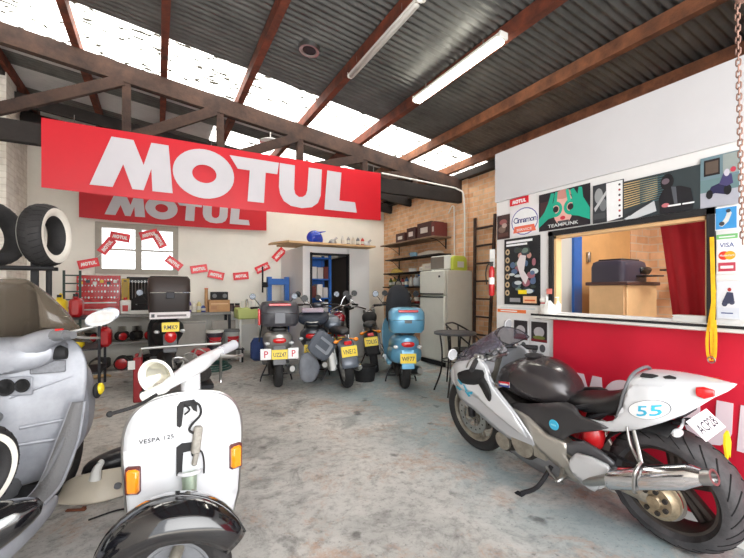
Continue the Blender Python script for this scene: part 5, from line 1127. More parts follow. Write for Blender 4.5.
MB().torus(c_-(-lm)*.004, lm, .072, .006, 30, 8).build('rim_ring', whiteplastic, q)
# front mudguard and wheel turned to one side
Fk = Matrix.Translation((-.05, -.33, 0)) @ Matrix.Rotation(math.radians(-90+76), 4, 'Z')   # local x = forward
fd = Fk
q = MB(fd); secs = []
ring = []
vs = []; fs = []; nA, nB = 22, 14
for i in range(nA+1):
    a = i/nA; ang = math.radians(26+158*a)      # from nose to tail over the wheel
    R0 = .225+.035*math.sin(PI*a)+.05*(1-a)**2+.06*a
    hw = .02+.095*math.sin(PI*min(1, a*.85+.08))**.8
    for j in range(nB+1):
        b = -1+2*j/nB; rr = R0-.06*abs(b)**2.6-.01*abs(b)
        vs.append((rr*math.cos(ang)*(1.0), hw*math.sin(b*PI/2), .22+rr*math.sin(ang)*.98-.05*abs(b)**3*(.3+.7*math.sin(PI*a))))
for i in range(nA):
    for j in range(nB): fs.append((i*(nB+1)+j, i*(nB+1)+j+1, (i+1)*(nB+1)+j+1, (i+1)*(nB+1)+j))
q.add(vs, fs); fen = q.build('front_mudguard', mat('gloss_black_paint', (16, 16, 20), .12, coat=1.), V, solid=.005)
MB(fd).tube([vs[i*(nB+1)+nB//2] for i in range(0, nA+1, 2)], .006, n=8, sm=2).build('mudguard_ridge', mat('gloss_black_paint', (16, 16, 20), .12, coat=1.), fen)
MB(fd).ball(vs[(nB+1)+nB-1], (.012, .012, .016)).build('mudguard_bolt', steel, fen)
q = fd @ Vector((.0, 0, .225)); wheel(V, tuple(q), .2, .085, .13, 'disc', rot=(0, 0, math.radians(-14)), rimm=greymid)
MB().tube([(.01, -.1, .42), (.01, -.2, .36), tuple(fd @ Vector((0, -.07, .3))), tuple(fd @ Vector((0, -.07, .225)))], .022, n=10).build('fork_arm', cast, V)
# rest of the body behind: floorboard, tail, seat, cowls, rear wheel
MB().box((0, .22, .235), (.36, .52, .03), b=.01).box((0, .22, .26), (.09, .5, .03), b=.01).tube([(0, .0, .24), (0, .02, .5), (-.0, .0, .78)], .045, n=14).build('floorboard', whitepaint, V)
MB().loft([(.42, 0, .3, .05, .05, .06, 2.2), (.47, 0, .42, .1, .17, .16, 2.4), (.62, 0, .5, .13, .17, .2, 2.4), (.85, 0, .54, .14, .15, .2, 2.3), (1.1, 0, .5, .1, .1, .16, 2.2), (1.22, 0, .44, .04, .05, .08, 2)], ax='y', n=22).build('rear_body', whitepaint, V, sub=1)
for s in (-1, 1):
    MB().loft([(.5, .16*s, .4, .03, .05, .05, 2), (.62, .19*s, .42, .07, .12, .12, 2.3), (.82, .2*s, .42, .08, .13, .13, 2.3), (1.02, .18*s, .4, .06, .09, .1, 2.2), (1.14, .15*s, .38, .02, .03, .03, 2)], ax='y', n=18).build('side_cowl', whitepaint, V, sub=1)
MB().loft([(.42, 0, .69, .05, .02, .02, 2), (.5, 0, .71, .12, .04, .04, 2.6), (.75, 0, .7, .14, .045, .045, 2.8), (1.05, 0, .71, .12, .04, .04, 2.6), (1.14, 0, .7, .06, .02, .02, 2)], ax='y', n=20).build('seat', vinylblack, V, sub=1)
wheel(V, (0, .92, .215), .215, .09, .13, 'disc', rot=(0, 0, PI/2), rimm=greymid)
MB().tube([(.0, .5, .25), (.15, .5, .05), (.17, .52, .01)], .012).tube([(.0, .5, .25), (-.15, .5, .05), (-.17, .52, .01)], .012).tube([(-.15, .5, .06), (.15, .5, .06)], .008, sm=1).build('centre_stand', darksteel, V)

# ================================================================ GREY MAXI SCOOTER at the left, seen from the rider's side (x forward, y left)
Gs = thing('grey_maxi_scooter', 'large grey scooter on the left with smoked windscreen and long mirror', 'scooter', (-.953, 1.57, 0), (0, 0, math.radians(76)))
def gp(name, mb, m, lab=None, par=None, **k): return part(name, mb, m, par or Gs, lab, **k)
# inner leg shield (rider side) at x~1.2
g = greyscoot
vs = []; fs = []; rows = [(.30, .22), (.36, .25), (.5, .285), (.66, .315), (.8, .328), (.9, .32), (.98, .29), (1.03, .24)]
nB = 16
for (z, hw) in rows:
    for j in range(nB+1):
        b = -1+2*j/nB
        vs.append((1.1+.1*(z-.3)+.1*b*b-.07*math.exp(-((b)/.4)**2)-(.02 if abs(b) > .93 else 0), hw*b, z))
for i in range(len(rows)-1):
    for j in range(nB): fs.append((i*(nB+1)+j, i*(nB+1)+j+1, (i+1)*(nB+1)+j+1, (i+1)*(nB+1)+j))
q = MB(); q.add(vs, fs); ish = gp('inner_leg_shield', q, g, solid=.02, sub=1)
MB().loft([(1.16, 0, .6, .2, .3, .3, 2.6), (1.28, 0, .62, .34, .36, .34, 2.6), (1.42, 0, .66, .3, .32, .3, 2.4), (1.6, 0, .72, .2, .2, .2, 2.2), (1.72, 0, .72, .08, .08, .1, 2)], n=28).build('front_fairing', g, Gs, sub=1)
MB().tube([(1.13, -.3, .62), (1.08, -.27, .52), (1.0, -.24, .4), (.9, -.22, .31)], .012).build('edge_rib', greymid, ish)
# glove box doors, recesses, key switch
for s in (-1, 1):
    MB().box((1.135, .18*s, .895), (.012, .15, .065), (0, .1, -.2*s), b=.005).build('glovebox_door', mat('speaker_grey', (126, 128, 134), .6, noise=.2, scale=60), ish)
MB().lathe([(.0, .0), (.03, .0), (.038, .006), (.042, .0)], (1.056, -.035, .815), (-1, 0, .1), 22).lathe([(.0, .0), (.024, .0), (.03, .006), (.034, .0)], (1.056, -.105, .82), (-1, 0, .1), 22).build('switch_recess', matteblack, ish)
MB().box((1.07, -.02, .815), (.012, .25, .095), b=.03).build('switch_panel', greyscoot, ish)
MB().cyl((1.08, .0, .67), (1.04, .0, .67), .024, n=18).build('ignition_lock', greymid, ish)
MB().loft([(-.03, 0, 0, .02, .03, .03, 2), (0, 0, 0, .03, .045, .03, 2), (.03, 0, 0, .02, .03, .03, 2)], ax='y').build('lock_recess', matteblack, ish).location = (1.12, -.24, .965)
for (pa, pb) in (((-.3, .84), (-.04, .76)), ((-.29, .6), (-.08, .6)), ((-.27, .5), (-.06, .52))):
    MB().tube([(1.1+.1*(z_-.3)+.1*(y_/.3)**2-.07*math.exp(-((y_/.3)/.4)**2)-.012, y_, z_) for y_, z_ in [(pa[0]+(pb[0]-pa[0])*k/6, pa[1]+(pb[1]-pa[1])*k/6) for k in range(7)]], .01, sm=1).build('shield_rib', greyscoot, ish)
# ribbed foot plate sweeping down, floor strip
for s in (-1, 1):
    q = MB(); P_ = [(1.13, .325*s, .7), (1.11, .3*s, .56), (1.05, .28*s, .43), (.95, .275*s, .345), (.8, .275*s, .33)]
    pts = crom([Vector(p_) for p_ in P_], 6); vs = []; fs = []
    for i, p_ in enumerate(pts):
        w_ = .026+.02*min(1, i/8)
        for (dx, dy) in ((-.012, -w_), (-.018, w_)): vs.append(p_+Vector((dx, dy, .006)))
    for i in range(len(pts)-1): fs.append((2*i, 2*i+1, 2*i+3, 2*i+2))
    q.add(vs, fs); fp = gp('foot_plate', q, mat('rubber_grey', (120, 120, 122), .8, bump=.5, bscale=90), solid=.014)
    MB().tube([p_+Vector((-.014, -.026-.02*min(1, i/8)-.002, .006)) if 1 else p_ for i, p_ in enumerate(pts)], .008, n=6, sm=1).tube([p_+Vector((-.014, (.026+.02*min(1, i/8))+.002, .006)) for i, p_ in enumerate(pts)], .008, n=6, sm=1).build('plate_border', g, fp)
    MB().loft([(.95, .29*s, .31, .05, .03, .05, 2.5), (.7, .3*s, .3, .06, .03, .06, 2.6), (.4, .28*s, .31, .06, .04, .07, 2.6), (.2, .25*s, .34, .04, .04, .06, 2.4)], n=16).build('sill_fairing', g, Gs, sub=1)
MB().loft([(1.1, 0, .32, .14, .05, .08, 2.6), (.9, 0, .34, .12, .1, .1, 2.6), (.6, 0, .4, .12, .16, .16, 2.6), (.42, 0, .48, .14, .2, .2, 2.4)], n=20).build('centre_tunnel', greymid, Gs, sub=1)
MB().box((.72, 0, .285), (.75, .5, .04), b=.01).build('floorboard', matteblack, Gs)
# chrome lamp strip and black body at the seat base
MB().loft([(.5, 0, .5, .16, .1, .14, 2.4), (.3, 0, .54, .22, .14, .2, 2.4), (0, 0, .58, .23, .12, .2, 2.4), (-.25, 0, .64, .16, .1, .12, 2.3), (-.42, 0, .7, .05, .04, .04, 2)], n=24).build('rear_body', greydark, Gs, sub=1)
MB().loft([(.5, 0, .68, .06, .03, .03, 2.2), (.42, 0, .7, .13, .06, .05, 2.6), (.1, 0, .72, .16, .06, .05, 2.8), (-.02, 0, .77, .15, .08, .05, 2.6), (-.28, 0, .79, .11, .05, .04, 2.5), (-.36, 0, .79, .05, .02, .02, 2)], n=22).build('seat', vinylblack, Gs, sub=1)
# bars, dash, windscreen, mirrors
MB().loft([(1.02, 0, .95, .09, .05, .08, 2.4), (1.08, 0, .98, .24, .07, .1, 2.5), (1.2, 0, 1.0, .26, .06, .1, 2.4), (1.32, 0, .98, .2, .05, .08, 2.2)], n=24).build('dash_cowl', g, Gs, sub=1)
for s in (-1, 1):
    MB().tube([(1.12, .06*s, .98), (1.08, .18*s, 1.04), (1.02, .27*s, 1.07)], lambda t: .075-.04*t, n=12).build('bar_cover', g, Gs)
    q = MB().cyl((1.02, .26*s, 1.07), (.985, .325*s, 1.075), .031, .026, n=16).build('switch_block', greymid, Gs); MB().box((1.0, .29*s, 1.101), (.02, .035, .012), b=.003).build('switch', redlens, q)
    MB().cyl((.985, .325*s, 1.075), (.965, .365*s, 1.076), .02, n=14).build('hand_grip', greymid, Gs)
    MB().tube([(1.03, .29*s, 1.07), (1.08, .36*s, 1.05), (1.05, .45*s, 1.05)], .006).build('brake_lever', steel, Gs)
    MB().tube([(1.03, .29*s, 1.075), (1.07, .35*s, 1.09), (1.1, .42*s, 1.11)], .009).build('mirror_stem', steel, Gs)
    q = MB().loft([(-.07, 0, 0, .01, .01, .01, 2), (-.05, 0, 0, .012, .028, .026, 2.2), (.02, 0, .004, .016, .042, .036, 2.2), (.075, 0, .008, .012, .03, .026, 2.2), (.095, 0, .01, .004, .008, .008, 2)], ax='y', n=18)
    for i, v_ in enumerate(q.v): q.v[i] = (v_[0]+1.1, (v_[1]*1.0+.43)*s, v_[2]*1.3+1.145+.2*v_[1])
    mm_ = q.build('mirror', mat('mirror_silver', (186, 192, 202), .25, .3, coat=.5), Gs, sub=1)
    MB().loft([(-.045, 0, 0, .004, .02, .018, 2.2), (.02, 0, .004, .004, .034, .03, 2.2), (.07, 0, .008, .004, .022, .018, 2.2)], ax='y', n=18)
    q = MB(); n_ = 22; q.prism([(.07*math.cos(2*PI*i/n_)+.01, .038*math.sin(2*PI*i/n_)) for i in range(n_)][::-1 if s > 0 else 1], (1.083, .43*s, 1.148), (0, s, .25), (0, -.25*s, 1), -.003 if s > 0 else .003); q.build('mirror_glass', mirrorglass, mm_)
vs = []; fs = []; nA, nB = 12, 18
for i in range(nA+1):
    a = i/nA; z = 1.0+.36*a; xx = 1.4-.22*a; hw = .33*(1-a**5*.45)
    for j in range(nB+1): b = -1+2*j/nB; vs.append((xx-.12*b*b+.0, hw*b, z-.03*b*b*a-.22*a*abs(b)**5))
for i in range(nA):
    for j in range(nB): fs.append((i*(nB+1)+j, i*(nB+1)+j+1, (i+1)*(nB+1)+j+1, (i+1)*(nB+1)+j))
q = MB(); q.add(vs, fs); gp('windscreen', q, glass_smoke, 'brown smoked windscreen', solid=.004)
wheel(Gs, (1.62, 0, .27), .27, .12, .165, 'spoke5'); wheel(Gs, (0, 0, .27), .27, .13, .165, 'spoke5')
MB().tube([(1.62, .09, .27), (1.5, .08, .5)], .024, sm=1).tube([(1.62, -.09, .27), (1.5, -.08, .5)], .024, sm=1).build('fork_leg', darksteel, Gs)
MB().loft([(.45, .0, .3, .08, .08, .08, 2.4), (.2, .0, .28, .12, .1, .1, 2.4), (-.05, .12, .27, .04, .07, .07, 2.2)], n=16).build('engine', engine_dark, Gs)
MB().tube([(.4, -.1, .2), (.2, -.18, .18), (0, -.2, .22), (-.25, -.2, .3)], lambda t: .03+.03*min(1, t*2), n=14).build('muffler', darksteel, Gs)
MB().ball((1.3, -.36, .73), (.03, .02, .035)).build('side_indicator', mat('yellow_lens', (232, 206, 40), .2, coat=.6), Gs); MB().ball((1.3, -.345, .72), (.04, .02, .045)).build('indicator_base', matteblack, Gs)
MB().tube([(.3, .2, .3), (.32, .27, .12), (.34, .3, .01)], .014).build('side_stand', darksteel, Gs)

# ================================================================ PARKED SCOOTERS, all seen from behind (x forward, y left)
def scooter(name, label, loc, rz, body, lower=None, seatm=None, R=.22, box=None, screen=False, cover=False, ptxt='AB12', pmat=(244, 214, 36), pp=False, hz=1.02, tailz=.62, lean=0, rack=True, pup=0):
    T = thing(name, label, 'scooter', loc, (math.radians(lean), 0, rz)); lower = lower or greymid; seatm = seatm or vinylblack
    wheel(T, (0, 0, R), R, .11, R*.6, 'spoke5', rimm=greymid, tyrem=rubber); wheel(T, (1.22, 0, R), R, .1, R*.6, 'spoke5', rimm=greymid)
    MB().loft([(-.3, 0, tailz+.04, .06, .06, .06, 2.2), (-.26, 0, tailz+.03, .13, .1, .12, 2.4), (-.12, 0, tailz, .185, .13, .17, 2.4), (.12, 0, tailz-.02, .205, .14, .2, 2.4), (.32, 0, tailz-.06, .19, .16, .24, 2.4), (.45, 0, tailz-.16, .12, .16, .2, 2.4)], n=24).build('rear_body', body, T, sub=1)
    MB().loft([(-.24, 0, tailz+.15, .08, .02, .03, 2.3), (-.16, 0, tailz+.16, .13, .05, .05, 2.6), (.1, 0, tailz+.15, .15, .055, .05, 2.7), (.35, 0, tailz+.13, .13, .045, .05, 2.6), (.5, 0, tailz+.1, .06, .02, .03, 2.2)], n=20).build('seat', seatm, T, sub=1)
    MB().loft([(-.29, 0, tailz+.02, .085, .03, .03, 2.6), (-.325, 0, tailz+.02, .08, .034, .034, 2.6), (-.335, 0, tailz+.02, .06, .022, .022, 2.6)], n=18).build('tail_light', redlens, T)
    for s in (-1, 1): MB().ball((-.26, .15*s, tailz-.02), (.035, .035, .025)).build('turn_signal', lampglass, T)
    MB().box((-.3, 0, tailz-.17), (.015, .16, .24), (0, .18, 0), b=.006).box((-.2, 0, tailz-.06), (.2, .1, .02)).build('rear_mudguard', lower, T)
    plate(T, 'number_plate', (-.325-.05*(pup > 0), 0, tailz-.155+pup), (0, -1, 0), (.18, 0, 1), .2, .12, ptxt, base=pmat, label='yellow number plate' if pmat[0] > 240 else None)
    if pp:
        for s, n_ in ((1, 'left'), (-1, 'right')):
            e = flatart('learner_plate', Vector((-.32, .235 if s > 0 else -.105, tailz-.215)), (0, -1, 0), (.1, 0, 1), .13, .135, [('ts', 'P', .3, .2, .86, .42, (206, 24, 60))], T, base=(240, 240, 240), th=.003); e['label'] = 'white plate with a red letter P'
    MB().cyl((0, -.08, R), (0, .08, R), .03).box((.2, .09, R+.02), (.46, .07, .14), (0, -.1, 0), b=.03).loft([(.1, 0, R+.1, .06, .06, .06, 2.4), (.35, 0, R+.12, .12, .1, .1, 2.4), (.5, 0, R+.1, .1, .08, .08, 2.4)], n=14).build('engine', engine_dark, T)
    MB().tube([(.35, -.1, .16), (.15, -.16, .15), (.1, -.17, .19)], .02).loft([(.18, -.17, .2, .03, .04, .04, 2.2), (.14, -.17, .21, .055, .065, .065, 2.3), (-.14, -.17, .26, .055, .065, .065, 2.3), (-.2, -.17, .27, .035, .04, .04, 2)], n=18).build('muffler', steel, T)
    MB().box((.68, 0, .25), (.5, .38, .05), b=.015).build('floorboard', lower, T)
    vs = []; fs = []; rows = [(.24, .16), (.35, .2), (.6, .23), (.78, .22), (.9, .14), (.94, .06)]; nB = 12
    for (z, hw) in rows:
        for j in range(nB+1): b = -1+2*j/nB; vs.append((.92+.09*(z-.24)-.06*b*b+.04, hw*b, z))
    for i in range(len(rows)-1):
        for j in range(nB): fs.append((i*(nB+1)+j, i*(nB+1)+j+1, (i+1)*(nB+1)+j+1, (i+1)*(nB+1)+j))
    q = MB(); q.add(vs, fs); q.build('leg_shield', body, T, solid=.02, sub=1)
    MB().loft([(.98, 0, .6, .05, .12, .2, 2.2), (1.06, 0, .6, .09, .25, .22, 2.2), (1.14, 0, .58, .04, .1, .12, 2)], n=18).build('front_apron', body, T, sub=1)
    vs = []; fs = []
    for i in range(13):
        a = math.radians(-5+150*i/12)
        for j in range(7): b = -1+2*j/6; rr = R+.05-.03*b*b; vs.append((1.22+rr*math.cos(a), .075*b, R+rr*math.sin(a)))
    for i in range(12):
        for j in range(6): fs.append((i*7+j, i*7+j+1, (i+1)*7+j+1, (i+1)*7+j))
    q = MB(); q.add(vs, fs); q.build('front_mudguard', body, T, solid=.005)
    MB().tube([(1.2, .07, R), (1.12, .06, R+.26), (1.05, 0, .62), (.98, 0, hz-.06)], .022, sm=2).tube([(1.2, -.07, R), (1.12, -.06, R+.26)], .022, sm=1).build('steering_column', darksteel, T)
    MB().loft([(.9, 0, hz, .06, .03, .04, 2.2), (.94, 0, hz, .11, .05, .06, 2.4), (1.02, 0, hz-.01, .11, .05, .07, 2.3), (1.1, 0, hz-.02, .07, .04, .05, 2)], n=20).build('headset', body, T, sub=1)
    for s in (-1, 1):
        MB().tube([(.96, .08*s, hz), (.92, .2*s, hz+.01), (.88, .3*s, hz+.005)], .013).build('handlebar', darksteel, T)
        MB().cyl((.9, .23*s, hz+.008), (.865, .35*s, hz+.003), .018, n=12).build('hand_grip', matteblack, T)
        MB().tube([(.93, .2*s, hz+.02), (.97, .28*s, hz+.01), (.93, .37*s, hz)], .006).build('brake_lever', steel, T)
        MB().tube([(.92, .2*s, hz+.02), (.93, .26*s, hz+.1), (.94, .3*s, hz+.15)], .006).build('mirror_stem', black, T)
        q = MB().lathe([(0, .0), (.045, .0), (.05, .008), (.035, .022), (0, .028)], (.945, .32*s, hz+.18), (1, 0, .0), 20).build('mirror', black, T); MB().lathe([(0, -.001), (.043, -.001)], (.945, .32*s, hz+.18), (1, 0, 0), 20).build('mirror_glass', mat('dim_mirror', (96, 100, 106), .15, .8), q)
    if rack: MB().tube([(-.1, .1, tailz+.12), (-.28, .09, tailz+.2), (-.3, 0, tailz+.2), (-.28, -.09, tailz+.2), (-.1, -.1, tailz+.12)], .009).build('luggage_rack', steel, T)
    MB().tube([(.4, .12, .25), (.38, .2, .08), (.36, .22, .005)], .011).tube([(.4, -.12, .25), (.38, -.2, .08), (.36, -.22, .005)], .011).tube([(.38, .2, .09), (.38, -.2, .09)], .009, sm=1).build('centre_stand', darksteel, T)
    if screen:
        vs = []; fs = []
        for i in range(9):
            for j in range(11): a = i/8; b = -1+2*j/10; vs.append((1.08-.1*a-.08*b*b, .2*(1-.4*a**3)*b, hz+.02+.3*a-.04*b*b))
        for i in range(8):
            for j in range(10): fs.append((i*11+j, i*11+j+1, (i+1)*11+j+1, (i+1)*11+j))
        q = MB(); q.add(vs, fs); q.build('windscreen', glass_clear, T, solid=.003)
    return T
def topbox(T, c, d, m, lidm=None, lens=True, name='top_box'):
    x, y, z = c; l, w, h = d
    b = MB().loft([(z, x, y, l*.42, w*.42, w*.42, 4), (z+h*.12, x, y, l*.5, w*.48, w*.48, 4), (z+h*.5, x, y, l*.5, w*.5, w*.5, 4)], ax='z', n=32)
    b = b.build(name, m, T)
    l_ = MB().loft([(z+h*.52, x, y, l*.5, w*.5, w*.5, 4), (z+h*.8, x, y, l*.48, w*.49, w*.49, 3.6), (z+h*.95, x, y, l*.4, w*.42, w*.42, 3), (z+h, x, y, l*.2, w*.25, w*.25, 2.6)], ax='z', n=32).build('lid', lidm or m, b)
    if lens: MB().box((x-l*.49, y, z+h*.86), (.03, w*.55, h*.1), b=.008).build('reflector', redlens, b)
    MB().box((x-l*.5-.002, y, z+h*.45), (.012, w*.2, h*.12), b=.004).build('lock', greymid, b)
    return b
# grey scooter with big black top box and P plates
T = scooter('parked_scooter', 'grey scooter with a big dark top box and two P plates', (1.42, 5.22, 0), PI/2-.2, mat('pale_grey_scooter', (160, 158, 154), .3, .4, coat=.5), box=True, ptxt='UZZ47', pp=True, tailz=.64)
b = topbox(T, (-.18, 0, .84), (.4, .5, .32), mat('dark_box_plastic', (66, 66, 72), .35), lens=True)
MB().box((-.385, 0, .95), (.012, .13, .14), b=.01).build('box_shield', mat('box_grey', (110, 112, 120), .4), b)
MB().box((-.16, .25, .96), (.34, .03, .2), b=.01).build('side_reflector', redlens, b)
t = thing('denim_bag', 'dark blue bag hanging on the left side of the grey scooter', 'bag', (1.2, 5.42, .5))
MB().loft([(-.16, 0, 0, .05, .04, .03, 2.2), (-.12, 0, 0, .1, .09, .07, 2.4), (.08, 0, 0, .1, .08, .07, 2.4), (.15, 0, 0, .06, .04, .03, 2.2)], ax='z', n=16).build('pouch', mat('denim', (34, 52, 96), .9, noise=.2, bump=.3), t)
MB().tube([(0, -.06, .1), (.04, -.02, .3), (.05, .05, .36)], .01).build('carry_strap', matteblack, t)
# dark blue-grey scooter with seat cover and hanging bag
T = scooter('parked_scooter', 'dark grey scooter with its seat cover pulled up beside the booth door', (1.95, 5.3, 0), PI/2-.42, greydark, ptxt='CXY88', tailz=.66, hz=1.05)
MB().loft([(-.3, 0, .9, .1, .03, .05, 2.4), (-.22, 0, .9, .21, .07, .1, 2.6), (0, 0, .93, .23, .09, .12, 2.6), (.25, 0, .93, .2, .07, .1, 2.6), (.36, 0, .93, .1, .03, .05, 2.4)], n=22).build('seat_cover', mat('cover_navy', (52, 58, 70), .75, bump=.5, bscale=16), T, sub=1)
MB().box((-.14, 0, 1.02), (.2, .3, .03), (0, -.15, .1), b=.01).build('cover_patch', mat('pink_grey_cloth', (176, 164, 180), .8), T)
t = thing('courier_bag', 'grey square bag with a broad dark letter shape hung on the scooter', 'bag', (1.78, 4.7, .5), (0, math.radians(38), .1)); t.scale = (1.2, 1.1, 1.15)
MB().box((.0, 0, .1), (.3, .12, .3), b=.045).build('pouch', mat('bag_grey', (92, 98, 108), .8, noise=.15, bump=.4, bscale=30), t, sub=1)
q = MB(); q.prism([(-.09, -.07), (.07, -.07), (.09, -.05), (.09, .05), (.07, .07), (-.09, .07), (-.09, .04), (.05, .04), (.05, -.04), (-.09, -.04)], (0, -.0615, .1), (1, 0, 0), (0, 0, 1), -.004) ; q.build('strap_pattern', mat('bag_light', (140, 146, 154), .8), t)
t = thing('canvas_apron', 'grey canvas leg cover drooping below the square bag', 'cover', (1.72, 4.85, .0), (0, 0, .2))
MB().loft([(.1, .0, 0, .05, .04, .04, 2.2), (.16, 0, 0, .13, .06, .06, 2.4), (.3, .02, 0, .16, .08, .08, 2.4), (.42, -.02, 0, .12, .06, .06, 2.2), (.5, -.02, 0, .06, .03, .03, 2.2)], ax='z', n=18).build('folds', mat('canvas_grey', (126, 130, 138), .85, noise=.2, bump=.6, bscale=14), t, sub=1)
# small trail motorcycle, grey tail with yellow plate
def naked(label, loc, rz, body, ptxt, lean=-7, tail=True, pm=(244, 214, 36)):
    T = thing('parked_motorcycle', label, 'motorcycle', loc, (math.radians(lean), 0, rz))
    wheel(T, (0, 0, .29), .29, .12, .2, 'spoke12', rimm=steel); wheel(T, (1.3, 0, .3), .3, .1, .21, 'spoke12', rimm=steel)
    MB().loft([(-.2, 0, .76, .05, .02, .03, 2.2), (-.12, 0, .76, .1, .05, .04, 2.5), (.2, 0, .74, .12, .06, .05, 2.6), (.5, 0, .76, .09, .04, .05, 2.4)], n=18).build('seat', vinylblack, T, sub=1)
    MB().loft([(.48, 0, .78, .08, .06, .06, 2.2), (.6, 0, .82, .14, .1, .1, 2.3), (.8, 0, .84, .13, .1, .1, 2.3), (.92, 0, .82, .06, .05, .05, 2)], n=20).build('fuel_tank', body, T, sub=1)
    MB().cyl((.55, -.14, .4), (.55, .14, .4), .12, n=20).box((.7, 0, .5), (.16, .16, .26), (0, .3, 0), b=.02).build('engine_block', cast, T)
    q = MB()
    for k in range(6): q.box((.7+.012*k, 0, .5+.03*k), (.22, .24, .009), (0, .3, 0))
    q.build('cooling_fins', cast, T)
    MB().tube([(.0, .1, .29), (.4, .1, .36)], .02, sm=1).tube([(.0, -.1, .29), (.4, -.1, .36)], .02, sm=1).tube([(.4, 0, .3), (.42, 0, .68), (-.1, 0, .72)], .018, sm=1).tube([(.42, 0, .68), (1.0, 0, .84), (.8, 0, .3), (.4, 0, .28)], .02, sm=1).build('frame', darksteel, T)
    for s in (-1, 1):
        MB().cyl((1.3, .08*s, .3), (1.06, .09*s, .95), .022, n=12).build('fork_leg', steel, T)
        MB().cyl((.02, .11*s, .32), (.12, .11*s, .68), .024, n=12).build('rear_shock', steel, T)
        MB().tube([(1.05, .05*s, .96), (1.0, .22*s, 1.03), (.93, .34*s, 1.0)], .012).build('handlebar', chrome, T)
        MB().cyl((.96, .27*s, 1.017), (.92, .37*s, .995), .019, n=12).build('hand_grip', matteblack, T)
        MB().tube([(.99, .22*s, 1.04), (1.0, .27*s, 1.13), (1.0, .31*s, 1.18)], .006).build('mirror_stem', chrome, T)
        MB().lathe([(0, 0), (.05, 0), (.054, .01), (0, .03)], (1.0, .33*s, 1.21), (1, 0, 0), 20).build('mirror', black, T)
        MB().ball((-.24, .13*s, .66), (.03, .035, .025)).tube([(-.24, .13*s, .66), (-.2, .05*s, .68)], .007, sm=1).build('turn_signal', amber, T)
    MB().lathe([(0, .08), (.07, .06), (.095, 0), (.09, -.01), (0, -.02)], (1.16, 0, .86), (-1, 0, 0), 24).build('headlight', chrome, T)
    vs = []; fs = []
    for i in range(13):
        a = math.radians(80+95*i/12)
        for j in range(7): b = -1+2*j/6; rr = .36+.03*i/12-.02*b*b; vs.append((rr*math.cos(a), .105*b, .3+rr*math.sin(a)))
    for i in range(12):
        for j in range(6): fs.append((i*7+j, i*7+j+1, (i+1)*7+j+1, (i+1)*7+j))
    q = MB(); q.add(vs, fs); q.build('rear_mudguard', body, T, solid=.006)
    MB().box((-.33, 0, .64), (.04, .1, .05), b=.01).build('tail_light', redlens, T)
    plate(T, 'number_plate', (-.375, 0, .54), (0, -1, 0), (.12, 0, 1), .2, .13, ptxt, base=pm, label='yellow number plate')
    MB().tube([(.7, -.12, .38), (.5, -.18, .22), (.2, -.17, .22)], .02).loft([(.22, -.17, .22, .03, .03, .03, 2), (.18, -.17, .22, .045, .05, .05, 2.2), (-.1, -.17, .26, .045, .05, .05, 2.2), (-.14, -.17, .265, .03, .03, .03, 2)], n=16).build('muffler', chrome, T)
    MB().tube([(.5, .12, .28), (.48, .22, .1), (.47, .28, .03)], .012).build('side_stand', darksteel, T)
    return T
T = naked('grey tailed motorcycle with crooked yellow plate between the scooters', (2.23, 4.76, 0), PI/2-.22, mat('slate_grey_paint', (104, 112, 124), .35, .2, coat=.3), 'VNE12', lean=-6)
MB().box((.05, .17, .36), (.24, .08, .24), (.0, .2, 0), b=.02).build('battery_box', whiteplastic, T)
T = naked('red tanked motorcycle behind the grey tailed one, before the booth', (2.55, 5.6, 0), PI/2-.45, mat('deep_red_paint', (150, 26, 40), .2, coat=.8), 'LNE40', lean=-7)
T = naked('black motorcycle with an orange indicator beside the blue scooter', (3.02, 5.4, 0), PI/2-.5, matteblack, 'TDL35', lean=-7)
# light blue scooter
T = scooter('parked_scooter', 'light blue scooter with a blue top box beside the refrigerator', (2.88, 4.36, 0), PI/2-.44, bluepaint, lower=bluepaint, ptxt='WF77', tailz=.6, R=.225, hz=1.06)
b = topbox(T, (-.14, 0, .76), (.38, .46, .32), bluepaint)
MB().loft([(-.28, 0, .47, .1, .1, .08, 2.5), (-.2, .0, .46, .21, .16, .12, 2.6), (.15, 0, .44, .25, .16, .13, 2.6), (.35, 0, .44, .18, .1, .1, 2.4)], n=22).build('lower_cowls', bluepaint, T, sub=1)
t = thing('backpack', 'black padded backpack propped on the blue scooter seat', 'bag', (3.0, 4.7, .82), (0, 0, -.4))
MB().loft([(.0, 0, 0, .15, .1, .1, 3), (.08, 0, 0, .19, .13, .13, 3), (.35, 0, 0, .18, .12, .12, 2.8), (.5, 0, 0, .14, .09, .09, 2.5), (.56, 0, 0, .06, .04, .04, 2)], ax='z', n=24).build('main_pouch', mat('backpack_cloth', (40, 42, 48), .85, noise=.2, bump=.4, bscale=30), t, sub=1)
MB().loft([(.08, 0, -.13, .12, .03, .04, 3), (.14, 0, -.14, .13, .03, .04, 3), (.26, 0, -.13, .12, .03, .03, 3)], ax='z', n=20).build('front_pocket', mat('backpack_cloth', (40, 42, 48), .85), t); MB().tube([(-.05, 0, .54), (-.03, 0, .6), (.03, 0, .6), (.05, 0, .54)], .008).build('carry_loop', matteblack, t)
